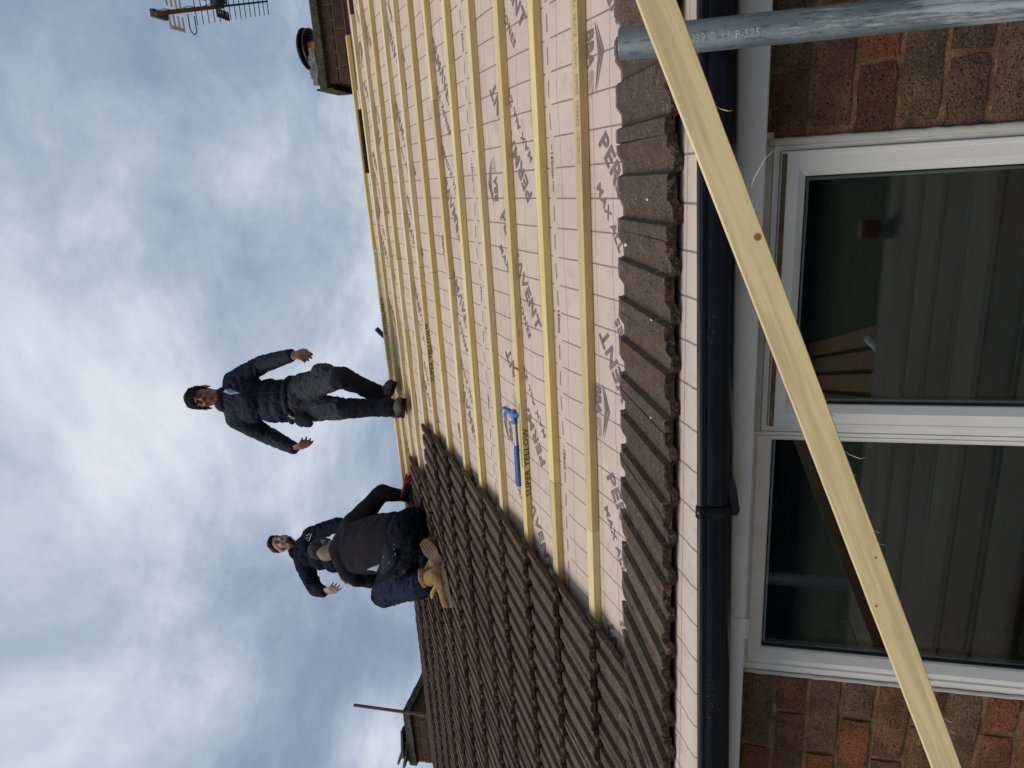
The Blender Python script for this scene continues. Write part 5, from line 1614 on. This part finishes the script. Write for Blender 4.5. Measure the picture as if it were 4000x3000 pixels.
remeshed('turn_up', bm, 0.008, M_TROUN, m3, 2, wrinkle(0.006, 25, seed=13))
# holster pocket flap on the seat
bm = bmesh.new()
yp = 3.575
out = [(1513, 2113), (1535, 2125), (1548, 2150), (1552, 2175), (1545, 2200), (1525, 2225), (1500, 2243), (1488, 2240), (1486, 2215), (1490, 2180), (1500, 2150), (1505, 2125)]
dep = [3.66, 3.615, 3.575, 3.565, 3.575, 3.61, 3.65, 3.66, 3.64, 3.615, 3.615, 3.65]
vs_ = [bm.verts.new(V(AT(a, b, y))-b3) for (a, b), y in zip(out, dep)]
cen = bm.verts.new(V((-2.2445, 2.06, 6.7554))-b3)
for i in range(12): bm.faces.new((vs_[i], vs_[(i+1) % 12], cen))
bmesh.ops.subdivide_edges(bm, edges=list(bm.edges), cuts=2)
fl = bmobj('holster_flap', bm, M_PKT, m3, smooth=True); sd = fl.modifiers.new('t', 'SOLIDIFY'); sd.thickness = 0.012; sd.offset = 0
bm = bmesh.new()
for (a, b, c, d_) in ((1546, 2160, 1541, 2170), (1521, 2193, 1516, 2203), (1541, 2129, 1537, 2124), (1537, 2143, 1541, 2146), (1497, 2178, 1499, 2172)):
    path_tube(bm, [V(AT(a, b, 3.547))-b3, V(AT(c, d_, 3.547))-b3], 0.0022, 4)
bmobj('stitching', bm, M_SHIRT, m3)
# white shirt showing at the waist
bm = bmesh.new()
pts = [(1436, 2222, 3.66), (1455, 2214, 3.64), (1472, 2207, 3.62), (1484, 2204, 3.61), (1480, 2214, 3.62), (1474, 2228, 3.64), (1458, 2223, 3.65)]
vs_ = [bm.verts.new(V(AT(*p))-b3) for p in pts]
bm.faces.new(vs_); bmesh.ops.subdivide_edges(bm, edges=list(bm.edges), cuts=2)
o = bmobj('undershirt', bm, M_SHIRT, m3); sd = o.modifiers.new('t', 'SOLIDIFY'); sd.thickness = 0.01
bm = bmesh.new()
limb(bm, [V((-2.7469, 2.565, 7.4166)), V((-2.7763, 2.565, 7.4041)), V((-2.8003, 2.565, 7.3783)), V((-2.811, 2.565, 7.3506))], [.012, .016, .016, .010])
remeshed('undershirt_hem', bm, 0.006, M_SHIRT, m3, 1, wrinkle(0.003, 60))
# boots
P_ = boot(m3, V((-2.1866, 1.935, 6.3362)), V((-2.4284, 1.875, 6.2834)), V((-2.3628, 2.035, 6.5038)), (0.24, -0.10, 1), M_BOOTS, M_SOLEG, 1.08, 21)
bm = bmesh.new()
limb(bm, [V((-2.3113, 2.015, 6.5185)), V((-2.3244, 1.975, 6.5001)), V((-2.3604, 1.97, 6.4935))], [.030, .034, .020])
remeshed('boot_cuff', bm, 0.007, M_BOOTS, m3, 1, wrinkle(0.003, 40))
bm = bmesh.new()
limb(bm, [V((-2.3315, 1.935, 6.4019)), V((-2.3796, 1.915, 6.4259)), V((-2.4125, 1.915, 6.4325))], [.016, .016, .008])
remeshed('boot_tongue', bm, 0.006, M_YEL, m3, 1)
bm = bmesh.new()
for q in range(4):
    path_tube(bm, [V(AT(1694+9*q, 2262+12*q, 3.43-.012*q))-b3, V(AT(1704+9*q, 2276+12*q, 3.415-.012*q))-b3, V(AT(1722+6*q, 2272+12*q, 3.42-.012*q))-b3], 0.0045, 6)
path_tube(bm, [V((-2.2716, 1.965, 6.4165))-b3, V((-2.2827, 1.925, 6.384))-b3, V((-2.3092, 1.915, 6.3962))-b3, V((-2.2925, 1.935, 6.4245))-b3], 0.007, 6)
bmobj('laces', bm, M_BOOTS, m3, smooth=True)
# right boot lies on its side, sole to the viewer
h_, t_ = V((-2.2251, 1.97, 6.3743)), V((-2.0674, 1.99, 6.4795))
P_ = boot(m3, h_, t_, V((-2.3251, 2.095, 6.4839)), (0.15, 1.0, 0.25), M_BOOTS, M_SOLE, 1.05, 22)
Fs = frame((t_-h_), (0.15, 1.0, 0.25))
bm = bmesh.new()
for i in range(9):
    for j in range(4):
        if (i in (3, 4)): continue
        L = (t_-h_).length
        p = h_ + Fs @ Vector(((-0.027+0.018*j)*(0.8 if i < 3 else 1.0), L*(0.06+0.11*i), -0.0075))
        Mx = Matrix.Translation(p-b3) @ Fs.to_4x4() @ Matrix.Rotation(0.5*(1 if (i+j) % 2 else -1), 4, 'Z')
        box(bm, -0.006, 0.006, -0.008, 0.008, -0.002, 0.002, M=Mx)
tag(bmobj('tread_pattern', bm, M_SOLE, m3), kind='stuff')
